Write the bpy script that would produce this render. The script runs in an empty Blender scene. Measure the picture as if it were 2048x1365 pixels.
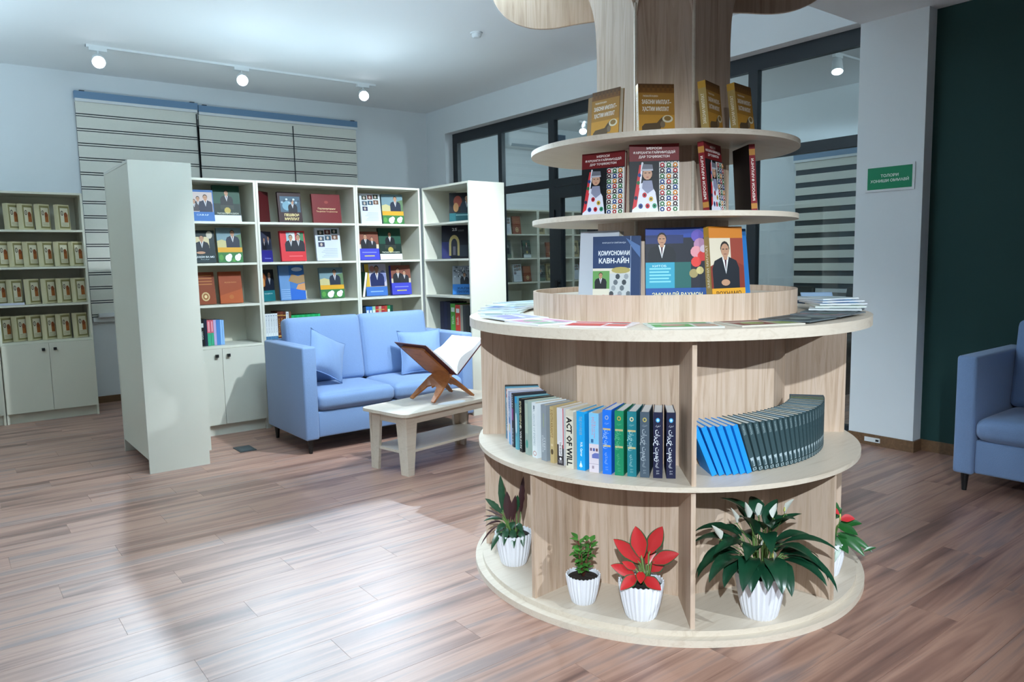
import bpy, bmesh, math, random
from math import sin, cos, pi, radians, sqrt
from mathutils import Matrix, Vector
random.seed(7)
S = bpy.context.scene
COL = S.collection

# ------------------------------------------------------------------ camera
FPX, YAW, PIT, ROL, EYE = 1490.0, radians(37.63), radians(6.24), radians(-1.14), 1.5
fw = Vector((sin(YAW)*cos(PIT), cos(YAW)*cos(PIT), -sin(PIT)))
rt0 = Vector((cos(YAW), -sin(YAW), 0)); up0 = rt0.cross(fw)
rt = rt0*cos(ROL) + up0*sin(ROL); up = -rt0*sin(ROL) + up0*cos(ROL)
cd = bpy.data.cameras.new('camera'); cam = bpy.data.objects.new('camera', cd); COL.objects.link(cam)
cd.sensor_width = 36.0; cd.lens = FPX/2048*36.0; cd.clip_start = .05; cd.clip_end = 100
cam.matrix_world = Matrix(((rt.x, up.x, -fw.x, 0), (rt.y, up.y, -fw.y, 0), (rt.z, up.z, -fw.z, EYE), (0, 0, 0, 1)))
S.camera = cam

# ------------------------------------------------------------------ world, lights, exposure
S.view_settings.view_transform = 'Standard'; S.view_settings.look = 'None'
S.view_settings.gamma = 1.0; S.view_settings.use_curve_mapping = False
S.view_settings.exposure = 0.2
W = bpy.data.worlds.new('world'); S.world = W; W.use_nodes = True
W.node_tree.nodes['Background'].inputs[0].default_value = (.01, .014, .022, 1)
W.node_tree.nodes['Background'].inputs[1].default_value = 1.0

def spot(name, loc, aim, power, size=70, blend=.6, color=(.80, .92, 1.0), rad=.035):
    l = bpy.data.lights.new(name, 'SPOT'); l.energy = power; l.spot_size = radians(size); l.spot_blend = blend
    l.color = color; l.shadow_soft_size = rad
    o = bpy.data.objects.new(name, l); COL.objects.link(o); o.location = loc
    o.rotation_euler = (Vector(aim) - Vector(loc)).to_track_quat('-Z', 'Y').to_euler()
    return o
def area(name, loc, aim, power, sx, sy, color=(.80, .92, 1.0)):
    l = bpy.data.lights.new(name, 'AREA'); l.shape = 'RECTANGLE'; l.size = sx; l.size_y = sy; l.energy = power; l.color = color
    o = bpy.data.objects.new(name, l); COL.objects.link(o); o.location = loc
    o.rotation_euler = (Vector(aim) - Vector(loc)).to_track_quat('-Z', 'Y').to_euler()
    return o
# track spots of the reading corner (out of frame, fixtures not built); area and point lamps are added fill
def point_fill(name, loc, power, rad=.16, color=(.80, .92, 1.0)):  # bare point light for fill, no lamp body
    l = bpy.data.lights.new(name, 'POINT'); l.energy = power; l.shadow_soft_size = rad; l.color = color
    o = bpy.data.objects.new(name, l); COL.objects.link(o); o.location = loc; return o
UPC = (.60, .84, 1.0)
spot('spot_bookcase', (3.30, 3.70, 3.46), (3.0, 6.45, .95), 480, 66, .5)
spot('spot_bookcase_end', (3.9, 3.75, 3.46), (4.25, 5.85, 1.5), 240, 52, .6)
spot('spot_tree_right', (3.7, -2.9, 3.12), (2.75, 1.95, .65), 640, 30, .7)
spot('spot_tree_left', (-1.5, -1.4, 3.12), (2.40, 2.0, .55), 1200, 38, .9)
area('ceiling_fill', (1.9, 3.65, 3.03), (1.9, 3.65, 4), 115, 1.1, 1.1, UPC)  # added above the frame to brighten the ceiling, no such lamp seen
area('ceiling_fill_left', (-1.2, 7.0, 2.5), (-1.2, 7.0, 4), 75, 1.6, 1.6, UPC)  # added out of view at left, lifts ceiling and blinds
area('ceiling_fill_entrance', (-1.0, -1.0, 2.6), (-1.0, -1.0, 4), 22, .8, .8, UPC)  # added behind the viewpoint as soft ambient fill
area('bookcase_top_fill', (2.9, 6.92, 2.275), (2.9, 6.92, 4), 14, 2.2, .2, UPC)  # added hidden fill for ceiling and window wall, no real strip there
area('hall_fill_area', (6.7, 1.2, 3.4), (7.4, 5.5, .5), 40, .6, .6)  # added fill outside the view for the room behind the glass
point_fill('hall_fill_point', (7.0, 6.9, 2.9), 46)  # added unseen point fill for the room behind the glass

# ------------------------------------------------------------------ materials
def lin(h):
    h = h.lstrip('#'); c = [int(h[i:i+2], 16)/255 for i in (0, 2, 4)]
    return tuple((v/12.92 if v <= .04045 else ((v+.055)/1.055)**2.4) for v in c) + (1,)
MC = {}
def mat(name, col, rough=.5, metal=0., spec=.5, emit=None, es=0., noise=0., nscale=20., bump=0., trans=0., sheen=0.):
    if name in MC: return MC[name]
    m = bpy.data.materials.new(name); m.use_nodes = True; nt = m.node_tree; b = nt.nodes['Principled BSDF']
    c = lin(col) if isinstance(col, str) else col
    b.inputs['Base Color'].default_value = c; b.inputs['Roughness'].default_value = rough; b.inputs['Metallic'].default_value = metal
    b.inputs['Specular IOR Level'].default_value = spec
    if sheen: b.inputs['Sheen Weight'].default_value = sheen
    if emit: b.inputs['Emission Color'].default_value = lin(emit); b.inputs['Emission Strength'].default_value = es
    if noise or bump:
        tc = nt.nodes.new('ShaderNodeTexCoord'); n = nt.nodes.new('ShaderNodeTexNoise'); n.inputs['Scale'].default_value = nscale; n.inputs['Detail'].default_value = 4
        nt.links.new(tc.outputs['Object'], n.inputs['Vector'])
        if noise:
            mx = nt.nodes.new('ShaderNodeMix'); mx.data_type = 'RGBA'
            mx.inputs['A'].default_value = tuple(v*(1-noise) for v in c[:3])+(1,); mx.inputs['B'].default_value = tuple(min(1, v*(1+noise)) for v in c[:3])+(1,)
            nt.links.new(n.outputs['Fac'], mx.inputs['Factor']); nt.links.new(mx.outputs['Result'], b.inputs['Base Color'])
        if bump:
            bp = nt.nodes.new('ShaderNodeBump'); bp.inputs['Strength'].default_value = bump; bp.inputs['Distance'].default_value = .004
            nt.links.new(n.outputs['Fac'], bp.inputs['Height']); nt.links.new(bp.outputs['Normal'], b.inputs['Normal'])
    MC[name] = m; return m
def ink(h, rough=.5):
    return mat('ink_'+h.lstrip('#')+('' if rough == .5 else '_r%d' % (rough*100)), h, rough, spec=.3)
def grain(name, stops, scale, rough=.45, rnd=0., bump=.06, detail=6, dist=1.5, spec=.5, rr=0.):
    if name in MC: return MC[name]
    m = bpy.data.materials.new(name); m.use_nodes = True; nt = m.node_tree; b = nt.nodes['Principled BSDF']; L = nt.links.new
    b.inputs['Roughness'].default_value = rough; b.inputs['Specular IOR Level'].default_value = spec
    tc = nt.nodes.new('ShaderNodeTexCoord'); mp = nt.nodes.new('ShaderNodeMapping'); mp.inputs['Scale'].default_value = scale
    vec = tc.outputs['Object']
    oi = nt.nodes.new('ShaderNodeObjectInfo')
    if rnd:
        sc = nt.nodes.new('ShaderNodeVectorMath'); sc.operation = 'MULTIPLY_ADD'
        cx = nt.nodes.new('ShaderNodeCombineXYZ'); mu = nt.nodes.new('ShaderNodeMath'); mu.operation = 'MULTIPLY'; mu.inputs[1].default_value = 37.0
        L(oi.outputs['Random'], mu.inputs[0])
        for i in range(3): L(mu.outputs[0], cx.inputs[i])
        sc.inputs[1].default_value = (1, 1, 1); L(vec, sc.inputs[0]); L(cx.outputs[0], sc.inputs[2]); vec = sc.outputs[0]
    L(vec, mp.inputs['Vector'])
    n = nt.nodes.new('ShaderNodeTexNoise'); n.inputs['Scale'].default_value = 1; n.inputs['Detail'].default_value = detail; n.inputs['Distortion'].default_value = dist
    n.inputs['Roughness'].default_value = .62
    L(mp.outputs[0], n.inputs['Vector'])
    cr = nt.nodes.new('ShaderNodeValToRGB'); e = cr.color_ramp.elements
    while len(e) < len(stops): e.new(.5)
    for el, (p, h) in zip(e, stops): el.position = p; el.color = lin(h)
    L(n.outputs['Fac'], cr.inputs[0]); out = cr.outputs[0]
    if rnd:
        hs = nt.nodes.new('ShaderNodeHueSaturation'); mr = nt.nodes.new('ShaderNodeMapRange'); mr.inputs['To Min'].default_value = 1-rnd; mr.inputs['To Max'].default_value = 1+rnd
        L(oi.outputs['Random'], mr.inputs['Value']); L(mr.outputs[0], hs.inputs['Value']); L(out, hs.inputs['Color']); out = hs.outputs[0]
    L(out, b.inputs['Base Color'])
    if rr:
        m2 = nt.nodes.new('ShaderNodeMapRange'); m2.inputs['To Min'].default_value = rough-rr; m2.inputs['To Max'].default_value = rough+rr
        L(n.outputs['Fac'], m2.inputs['Value']); L(m2.outputs[0], b.inputs['Roughness'])
    bp = nt.nodes.new('ShaderNodeBump'); bp.inputs['Strength'].default_value = bump; bp.inputs['Distance'].default_value = .002
    L(n.outputs['Fac'], bp.inputs['Height']); L(bp.outputs[0], b.inputs['Normal'])
    MC[name] = m; return m
OAK = [(.28, '#a58a74'), (.45, '#bea58f'), (.58, '#cab3a0'), (.75, '#b29a86')]
OAKH = [(.25, '#c6b6a3'), (.5, '#d7cab9'), (.75, '#cebfad')]
M_oakv = grain('oak_vertical', OAK, (26, 26, 1.3), .5)
M_oakh = grain('oak_flat', OAKH, (2.0, 26, 26), .42)
M_oaktab = grain('oak_table', OAKH, (2.0, 22, 22), .45)
M_floor = grain('laminate_floor', [(.28, '#5f453c'), (.41, '#8f695b'), (.53, '#b38a77'), (.64, '#8b736d'), (.78, '#c09a85')], (.5, 10, 5), .40, rnd=.07, bump=.05, detail=4, dist=.5, rr=.05, spec=1.0)
M_rehal = grain('walnut_stand', [(.3, '#8a4f2c'), (.55, '#b0703f'), (.8, '#9a5c34')], (4, 4, 18), .45)
M_base = grain('baseboard_wood', [(.3, '#5f452f'), (.7, '#7d5d41')], (2, 30, 30), .45)
M_wall = mat('white_wall', '#e4e8ea', .85, noise=.02, nscale=3, bump=.05)
M_ceil = mat('white_ceiling', '#f1f3f4', .9, noise=.015, nscale=2)
M_green = mat('dark_green_wall', '#123a37', .75, noise=.06, nscale=2.5, bump=.05)
M_lam = mat('white_laminate', '#d2d0c2', .42, noise=.015, nscale=4)
M_lamd = mat('cream_laminate', '#d5d2bf', .45, noise=.015, nscale=4)
M_black = mat('black_plastic', '#121416', .4)
M_frame = mat('anthracite_aluminium', '#1a2229', .4, noise=.05, nscale=8)
M_fab = mat('blue_fabric', '#7c97c0', .9, noise=.10, nscale=180, bump=.35, sheen=.25)
M_pipe = mat('blue_fabric_seam', '#6f8ab4', .9)
M_pot = mat('white_plastic_pot', '#e9ebf2', .38)
M_soil = mat('potting_soil', '#251c17', .95, noise=.5, nscale=60, bump=.8)
M_paper = mat('page_paper', '#e4ddcd', .8, noise=.05, nscale=90)
M_white = mat('white_plastic', '#e2e5e6', .45)
M_lens = mat('lamp_lens', '#ffffff', .3, emit='#eef4ff', es=14.0)
M_blind = mat('blind_fabric', '#e8e7dc', .85, noise=.03, nscale=40)
M_bhead = mat('blind_headrail', '#6f8faf', .5)
M_night = mat('night_glass', '#10161c', .08)
def glassmat():
    m = bpy.data.materials.new('clear_glass'); m.use_nodes = True; nt = m.node_tree; nt.nodes.remove(nt.nodes['Principled BSDF'])
    o = nt.nodes['Material Output']; t = nt.nodes.new('ShaderNodeBsdfTransparent'); t.inputs[0].default_value = (.80, .87, .88, 1)
    g = nt.nodes.new('ShaderNodeBsdfGlossy'); g.inputs['Roughness'].default_value = .01; f = nt.nodes.new('ShaderNodeLayerWeight'); f.inputs[0].default_value = .5
    pw = nt.nodes.new('ShaderNodeMath'); pw.operation = 'POWER'; pw.inputs[1].default_value = 4.5; ma = nt.nodes.new('ShaderNodeMath'); ma.operation = 'MULTIPLY_ADD'; ma.inputs[1].default_value = .85; ma.inputs[2].default_value = .045
    x = nt.nodes.new('ShaderNodeMixShader'); L = nt.links.new
    L(f.outputs['Facing'], pw.inputs[0]); L(pw.outputs[0], ma.inputs[0]); L(ma.outputs[0], x.inputs[0]); L(t.outputs[0], x.inputs[1]); L(g.outputs[0], x.inputs[2]); L(x.outputs[0], o.inputs[0]); return m
M_glass = glassmat()
def leafmat(name, c1, c2, scale=30, rough=.32, edge=None):
    m = bpy.data.materials.new(name); m.use_nodes = True; nt = m.node_tree; b = nt.nodes['Principled BSDF']; L = nt.links.new
    b.inputs['Roughness'].default_value = rough
    uv = nt.nodes.new('ShaderNodeUVMap'); n = nt.nodes.new('ShaderNodeTexNoise'); n.inputs['Scale'].default_value = scale; n.inputs['Detail'].default_value = 3
    tc = nt.nodes.new('ShaderNodeTexCoord'); L(tc.outputs['Object'], n.inputs['Vector'])
    mx = nt.nodes.new('ShaderNodeMix'); mx.data_type = 'RGBA'; mx.inputs['A'].default_value = lin(c1); mx.inputs['B'].default_value = lin(c2)
    L(n.outputs['Fac'], mx.inputs['Factor']); out = mx.outputs['Result']
    if edge:
        sx = nt.nodes.new('ShaderNodeSeparateXYZ'); L(uv.outputs[0], sx.inputs[0])
        a = nt.nodes.new('ShaderNodeMath'); a.operation = 'SUBTRACT'; a.inputs[1].default_value = .5; L(sx.outputs[0], a.inputs[0])
        ab = nt.nodes.new('ShaderNodeMath'); ab.operation = 'ABSOLUTE'; L(a.outputs[0], ab.inputs[0])
        ad = nt.nodes.new('ShaderNodeMath'); ad.operation = 'MULTIPLY_ADD'; ad.inputs[1].default_value = .12; L(n.outputs['Fac'], ad.inputs[0]); L(ab.outputs[0], ad.inputs[2])
        mr = nt.nodes.new('ShaderNodeMapRange'); mr.inputs['From Min'].default_value = edge[1]; mr.inputs['From Max'].default_value = edge[1]+.05; L(ad.outputs[0], mr.inputs['Value'])
        m2 = nt.nodes.new('ShaderNodeMix'); m2.data_type = 'RGBA'; L(mr.outputs[0], m2.inputs['Factor']); L(out, m2.inputs['A']); m2.inputs['B'].default_value = lin(edge[0]); out = m2.outputs['Result']
    L(out, b.inputs['Base Color']); MC[name] = m; return m
M_leafdk = leafmat('leaf_dark_green', '#0d2f22', '#1a4a30', 14)
M_leafgr = leafmat('leaf_fresh_green', '#2d6b2a', '#5c9c45', 22)
M_leafan = leafmat('leaf_mid_green', '#123f1c', '#256a2c', 16)
M_leafred = leafmat('leaf_red', '#a8131d', '#c8302f', 9, .35, edge=('#27502f', .455))
M_leafcal = leafmat('leaf_wavy_green', '#12311f', '#2d5c3c', 40)
M_leafpur = leafmat('leaf_purple', '#2b1216', '#42191d', 25, .5)
M_stem = mat('green_stem', '#6d8d4c', .5); M_stemr = mat('brown_stem', '#6b3a2c', .6)
M_spathe = mat('white_spathe', '#e8eae0', .5); M_redfl = mat('red_spathe', '#c4343a', .3); M_spadix = mat('yellow_spadix', '#c9c46a', .6)

# ------------------------------------------------------------------ mesh helpers
class MB:
    def __init__(s): s.v = []; s.f = []; s.m = []; s.uv = []
    def add(s, vs, fs, mi=0):
        k = len(s.v); s.v += [tuple(v) for v in vs]; s.f += [tuple(i+k for i in f) for f in fs]; s.m += [mi]*len(fs); return s
    def box(s, x0, x1, y0, y1, z0, z1, mi=0, M=None):
        vs = [Vector(p) for p in ((x0, y0, z0), (x1, y0, z0), (x1, y1, z0), (x0, y1, z0), (x0, y0, z1), (x1, y0, z1), (x1, y1, z1), (x0, y1, z1))]
        if M: vs = [M @ v for v in vs]
        return s.add(vs, [(0, 3, 2, 1), (4, 5, 6, 7), (0, 1, 5, 4), (1, 2, 6, 5), (2, 3, 7, 6), (3, 0, 4, 7)], mi)
    def prism(s, pts, h0, h1, fn=None, mi=0):   # outline (ccw) in uv plane, extruded h0..h1; fn maps (u,v,h) -> xyz
        fn = fn or (lambda u, v, h: (u, v, h)); n = len(pts)
        vs = [fn(u, v, h0) for u, v in pts] + [fn(u, v, h1) for u, v in pts]
        return s.add(vs, [tuple(range(n-1, -1, -1)), tuple(range(n, 2*n))] + [(i, (i+1) % n, n+(i+1) % n, n+i) for i in range(n)], mi)
    def lathe(s, prof, n=48, c=(0, 0), mi=0, close=False, wob=None):
        k = len(prof); vs = []
        for i in range(n):
            a = 2*pi*i/n
            for j, (r, z) in enumerate(prof):
                q = wob(a, j, r) if wob else r
                vs.append((c[0]+q*cos(a), c[1]+q*sin(a), z))
        fs = []
        for i in range(n):
            for j in range(k if close else k-1):
                a, b = i*k+j, i*k+(j+1) % k; a2, b2 = ((i+1) % n)*k+j, ((i+1) % n)*k+(j+1) % k
                fs.append((a, a2, b2, b))
        return s.add(vs, fs, mi)
    def disc(s, c, r, z0, z1, n=96, mi=0):
        return s.prism([(c[0]+r*cos(2*pi*i/n), c[1]+r*sin(2*pi*i/n)) for i in range(n)], z0, z1, mi=mi)
    def tube(s, pts, rad, n=8, mi=0, cap=True):
        pts = [Vector(p) for p in pts]; k = len(pts); rads = rad if isinstance(rad, (list, tuple)) else [rad]*k; vs = []
        for i, p in enumerate(pts):
            d = (pts[min(i+1, k-1)] - pts[max(i-1, 0)]).normalized(); a = Vector((0, 0, 1)) if abs(d.z) < .9 else Vector((1, 0, 0))
            u = d.cross(a).normalized(); w = u.cross(d)
            vs += [p + (u*cos(2*pi*j/n) + w*sin(2*pi*j/n))*rads[i] for j in range(n)]
        fs = [(i*n+j, i*n+(j+1) % n, (i+1)*n+(j+1) % n, (i+1)*n+j) for i in range(k-1) for j in range(n)]
        if cap: fs += [tuple(range(n-1, -1, -1)), tuple(range((k-1)*n, k*n))]
        return s.add(vs, fs, mi)
    def mesh(s, name, mats, smooth=False):
        me = bpy.data.meshes.new(name); me.from_pydata(s.v, [], s.f)
        for m in (mats if isinstance(mats, (list, tuple)) else [mats]): me.materials.append(m)
        me.polygons.foreach_set('material_index', s.m)
        if smooth: me.polygons.foreach_set('use_smooth', [True]*len(s.f))
        me.update(); return me
    def build(s, name, mats, parent=None, smooth=False, sharp=None):
        o = obj(name, s.mesh(name, mats, smooth), parent)
        if sharp: o.data.set_sharp_from_angle(angle=radians(sharp))
        return o
def obj(name, me, parent=None, M=None):
    o = bpy.data.objects.new(name, me); COL.objects.link(o)
    if parent: o.parent = parent
    if M is not None: o.matrix_basis = M
    return o
def tag(o, label, cat, group=None):
    o['label'] = label; o['category'] = cat
    if group: o['group'] = group
    return o
def thing(name, label, cat, group=None, M=None, loc=None, rz=0):
    o = obj(name, None, None, M); o.empty_display_size = .1
    if loc is not None: o.location = loc; o.rotation_euler = (0, 0, rz)
    return tag(o, label, cat, group)
def struct(o): o['kind'] = 'structure'; return o
def rbox(name, x0, x1, y0, y1, z0, z1, r, m, parent, seg=3, puff=0, M=None):
    bm = bmesh.new(); bmesh.ops.create_cube(bm, size=1)
    for v in bm.verts: v.co = Vector(((x0+x1)/2+v.co.x*(x1-x0), (y0+y1)/2+v.co.y*(y1-y0), (z0+z1)/2+v.co.z*(z1-z0)))
    if puff: bmesh.ops.subdivide_edges(bm, edges=bm.edges[:], cuts=6, use_grid_fill=True)
    ed = [e for e in bm.edges if len(e.link_faces) == 2 and e.calc_face_angle(0) > 1]
    bmesh.ops.bevel(bm, geom=ed, offset=r, segments=seg, affect='EDGES', profile=.5)
    if puff:
        cx, cy, cz = (x0+x1)/2, (y0+y1)/2, (z0+z1)/2; hx, hy, hz = (x1-x0)/2, (y1-y0)/2, (z1-z0)/2
        for v in bm.verts:
            u, w, q = (v.co.x-cx)/hx, (v.co.y-cy)/hy, (v.co.z-cz)/hz; small = min((hx, 0), (hy, 1), (hz, 2))[1]
            a = [max(0, 1-t*t) for t in (u, w, q)]; t = [u, w, q]
            k = puff*1.3*(a[(small+1) % 3]*a[(small+2) % 3])**.8
            v.co[small] += k*(1 if t[small] > 0 else -1)*min(1, abs(t[small])*1.2)
    me = bpy.data.meshes.new(name); bm.to_mesh(me); bm.free(); me.materials.append(m)
    me.polygons.foreach_set('use_smooth', [True]*len(me.polygons)); me.update()
    return obj(name, me, parent, M)
def cush(name, x0, x1, y0, y1, z0, z1, r, m, parent, puff=.015, n=16):
    h = Vector(((x1-x0)/2, (y1-y0)/2, (z1-z0)/2)); c0 = Vector(((x0+x1)/2, (y0+y1)/2, (z0+z1)/2)); sm = min(range(3), key=lambda i: h[i]); bm = bmesh.new()
    g = [sin(pi/2*(2*i/n-1)) for i in range(n+1)]
    for ax in range(3):
        for sg in (-1, 1):
            vs = []
            for a in g:
                for b in g:
                    p = Vector((0, 0, 0)); p[ax] = sg; p[(ax+1) % 3] = a; p[(ax+2) % 3] = b; q = Vector([p[i]*h[i] for i in range(3)])
                    c = Vector([max(-(h[i]-r), min(h[i]-r, q[i])) for i in range(3)]); d = q-c
                    if d.length > 1e-9: q = c+d.normalized()*r
                    o1, o2 = (sm+1) % 3, (sm+2) % 3; q[sm] += puff*(q[sm]/h[sm])*max(0, 1-p[o1]**2)**.7*max(0, 1-p[o2]**2)**.7; q[o1] *= 1+.012*(1-p[sm]**2); q[o2] *= 1+.02*(1-p[sm]**2)
                    vs.append(bm.verts.new(q+c0))
            k = n+1
            for i in range(n):
                for j in range(n): bm.faces.new((vs[i*k+j], vs[(i+1)*k+j], vs[(i+1)*k+j+1], vs[i*k+j+1]) if sg > 0 else (vs[i*k+j], vs[i*k+j+1], vs[(i+1)*k+j+1], vs[(i+1)*k+j]))
    bmesh.ops.remove_doubles(bm, verts=bm.verts[:], dist=1e-5); bmesh.ops.recalc_face_normals(bm, faces=bm.faces[:])
    me = bpy.data.meshes.new(name); bm.to_mesh(me); bm.free(); me.materials.append(m); me.polygons.foreach_set('use_smooth', [True]*len(me.polygons)); me.update()
    return obj(name, me, parent)
def place(pos, rz=0, lean=0, t=0):
    return Matrix.Translation(pos) @ Matrix.Rotation(rz, 4, 'Z') @ Matrix.Rotation(-lean, 4, 'X') @ Matrix.Translation((0, -t/2, 0))
def lerp(a, b, t): return a+(b-a)*t
ORD = ['first', 'second', 'third', 'fourth', 'fifth', 'sixth', 'seventh', 'eighth', 'ninth', 'tenth', 'eleventh', 'twelfth', 'thirteenth', 'fourteenth', 'fifteenth', 'sixteenth', 'seventeenth', 'eighteenth', 'nineteenth', 'twentieth', 'twenty-first', 'twenty-second', 'twenty-third', 'twenty-fourth', 'twenty-fifth', 'twenty-sixth', 'twenty-seventh', 'twenty-eighth', 'twenty-ninth', 'thirtieth']

# ------------------------------------------------------------------ flat print (lettering and pictures on covers)
TXC = {}
def textmesh(body, bold=0.):
    k = (body, bold)
    if k in TXC: return TXC[k]
    c = bpy.data.curves.new('lettering', 'FONT'); c.body = body; c.resolution_u = 1; c.offset = bold; c.align_x = 'CENTER'
    o = bpy.data.objects.new('lettering', c); COL.objects.link(o); bpy.context.view_layer.update()
    me = bpy.data.meshes.new_from_object(o.evaluated_get(bpy.context.evaluated_depsgraph_get()))
    vs = [(v.co.x, v.co.y) for v in me.vertices]; fs = [tuple(p.vertices) for p in me.polygons]
    bpy.data.objects.remove(o); bpy.data.curves.remove(c); bpy.data.meshes.remove(me)
    x0 = min(v[0] for v in vs); x1 = max(v[0] for v in vs); y1 = max(v[1] for v in vs); y0 = min(0, min(v[1] for v in vs))
    TXC[k] = (vs, fs, x0, x1, y0, y1); return TXC[k]
class Print:      # coordinates 0..1 over a w x h sheet; layers a few hundredths of a millimetre apart
    def __init__(s, w, h): s.w, s.h, s.mb, s.mats, s.k = w, h, MB(), [], 0
    def _mi(s, c):
        m = ink(c) if isinstance(c, str) else c
        if m not in s.mats: s.mats.append(m)
        return s.mats.index(m)
    def poly(s, pts, c):
        s.k += 1; z = -.00006*s.k
        s.mb.add([((x-.5)*s.w, z, y*s.h) for x, y in pts], [tuple(range(len(pts)))], s._mi(c)); return s
    def rect(s, x0, y0, x1, y1, c): return s.poly([(x0, y0), (x1, y0), (x1, y1), (x0, y1)], c)
    def ell(s, cx, cy, rx, ry, c, n=14): return s.poly([(cx+rx*cos(2*pi*i/n), cy+ry*sin(2*pi*i/n)) for i in range(n)], c)
    def frame(s, x0, y0, x1, y1, t, c):
        u = t*s.h/s.w
        for q in ((x0, y0, x1, y0+t), (x0, y1-t, x1, y1), (x0, y0+t, x0+u, y1-t), (x1-u, y0+t, x1, y1-t)): s.rect(*q, c)
        return s
    def text(s, body, cx, cy, maxw, hgt, c, rot=0, bold=.0):    # fits the line inside maxw x hgt (fractions of the sheet)
        vs, fs, x0, x1, y0, y1 = textmesh(body, bold); s.k += 1; z = -.00006*s.k
        if rot: sx = min(maxw*s.h/(x1-x0), 9); sy = hgt*s.w/.75
        else: sx = maxw*s.w/(x1-x0); sy = hgt*s.h/.75
        mx = (x0+x1)/2; out = []
        for x, y in vs:
            a, b = (x-mx)*sx, (y-.37)*sy
            if rot > 0: a, b = b, -a     # reading downwards
            elif rot < 0: a, b = -b, a
            out.append(((cx-.5)*s.w+a, z, cy*s.h+b))
        s.mb.add(out, fs, s._mi(c)); return s
    def man(s, cx, y0, hh, suit='#161a24', skin='#b08468', hair='#1c1714', shirt='#dfe2e6', tie='#4a2030', cut=0):
        r = s.h/s.w; k = hh; X = lambda u: cx+u*k*r; Y = lambda v: y0+v*k
        s.poly([(X(-.36), Y(0)), (X(.36), Y(0)), (X(.37), Y(.42)), (X(.30), Y(.58)), (X(.10), Y(.66)), (X(-.10), Y(.66)), (X(-.30), Y(.58)), (X(-.37), Y(.42))], suit)
        s.poly([(X(-.09), Y(.655)), (X(0), Y(.30)), (X(.09), Y(.655))], shirt); s.poly([(X(-.03), Y(.62)), (X(0), Y(.32)), (X(.03), Y(.62))], tie)
        s.rect(X(-.055), Y(.60), X(.055), Y(.72), skin); s.ell(X(0), Y(.84), .125*k*r, .155*k, hair, 12); s.ell(X(0), Y(.80), .112*k*r, .145*k, skin, 12)
        s.rect(X(-.075), Y(.815), X(-.02), Y(.835), '#3a2a24'); s.rect(X(.02), Y(.815), X(.075), Y(.835), '#3a2a24'); s.rect(X(-.04), Y(.715), X(.04), Y(.73), '#7d4b42')
        return s
    def build(s, name, parent, M=None):
        o = obj(name, s.mb.mesh(name, s.mats or [ink('#ffffff')]), parent, M); return o

# ------------------------------------------------------------------ books
BKC = {}
def book_meshes(w, h, t, cover, pages, spine_round):
    k = (round(w, 4), round(h, 4), round(t, 4), cover, pages, spine_round)
    if k in BKC: return BKC[k]
    b = min(.003, t*.14); c = MB(); o = .003
    c.box(-w/2, w/2, -t/2, -t/2+b, 0, h); c.box(-w/2, w/2, t/2-b, t/2, 0, h)
    if spine_round:
        n = 6; pts = [(-w/2+b-.35*t*sin(pi*i/n)*.5, -t/2+t*i/n) for i in range(n+1)]; pts = pts[::-1] + [(-w/2+b, -t/2), (-w/2+b, t/2)][0:0]
        c.prism([(x, y) for x, y in pts], 0, h)
    else: c.box(-w/2, -w/2+b, -t/2+b, t/2-b, 0, h)
    p = MB().box(-w/2+b, w/2-o, -t/2+b, t/2-b, o, h-o)
    BKC[k] = (c.mesh('cover', ink(cover)), p.mesh('pages', ink(pages, .8))); return BKC[k]
def book(w, h, t, cover, M, label, group=None, front=None, spine=None, pages='#ddd6c6', rnd=False, name='book'):
    o = thing(name, label, 'book', group, M)
    a, b = book_meshes(w, h, t, cover, pages, rnd); obj('cover', a, o); obj('pages', b, o)
    if front:
        key = ('f', front, round(w, 4), round(h, 4))
        if key not in BKC:
            p = Print(w, h); FRONT[front](p); BKC[key] = p.mb.mesh('cover_print', p.mats)
        obj('cover_print', BKC[key], o, Matrix.Translation((0, -t/2-.0002, 0)))
    if spine:
        key = ('s', spine, cover, round(t, 4), round(h, 4))
        if key not in BKC:
            p = Print(t, h); p.rect(0, .002, 1, .998, cover); SPINE[spine](p); BKC[key] = p.mb.mesh('spine_print', p.mats)
        off = (.0016+.175*t-.003 if rnd else .0003)
        obj('spine_print', BKC[key], o, Matrix.Translation((-w/2-off, 0, 0)) @ Matrix.Rotation(-pi/2, 4, 'Z'))
    return o

FRONT, SPINE = {}, {}
def F(n):
    def d(f): FRONT[n] = f; return f
    return d
def SP(n):
    def d(f): SPINE[n] = f; return f
    return d
@F('gold')
def _(p):
    p.rect(0, 0, 1, 1, '#a5762f'); p.rect(0, 0, 1, .38, '#c08b35'); p.rect(0, .82, 1, 1, '#7a4f1c'); p.rect(0, .92, 1, 1, '#5d3c18')
    for i in range(7): p.rect(.05+i*.135, .86, .12+i*.135, .97, '#6c461b')
    p.text('ЭМОМАЛӢ РАҲМОН', .33, .755, .42, .035, '#efe6d0', bold=.01); p.text('ЗАБОНИ МИЛЛАТ–', .5, .64, .82, .085, '#f4efe2', bold=.02); p.text('ҲАСТИИ МИЛЛАТ', .47, .50, .74, .085, '#f4efe2', bold=.02)
    p.poly([(.08, 0), (.08, .14), (.16, .2), (.5, .22), (.6, .30), (.7, .36), (.74, .30), (.66, .2), (.6, .1), (.3, .06), (.28, 0)], '#5c4a34'); p.ell(.80, .30, .15, .075, '#d8cdb0'); p.ell(.80, .31, .10, .05, '#8a6b38'); p.ell(.66, .19, .07, .07, '#7c6a55')
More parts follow.
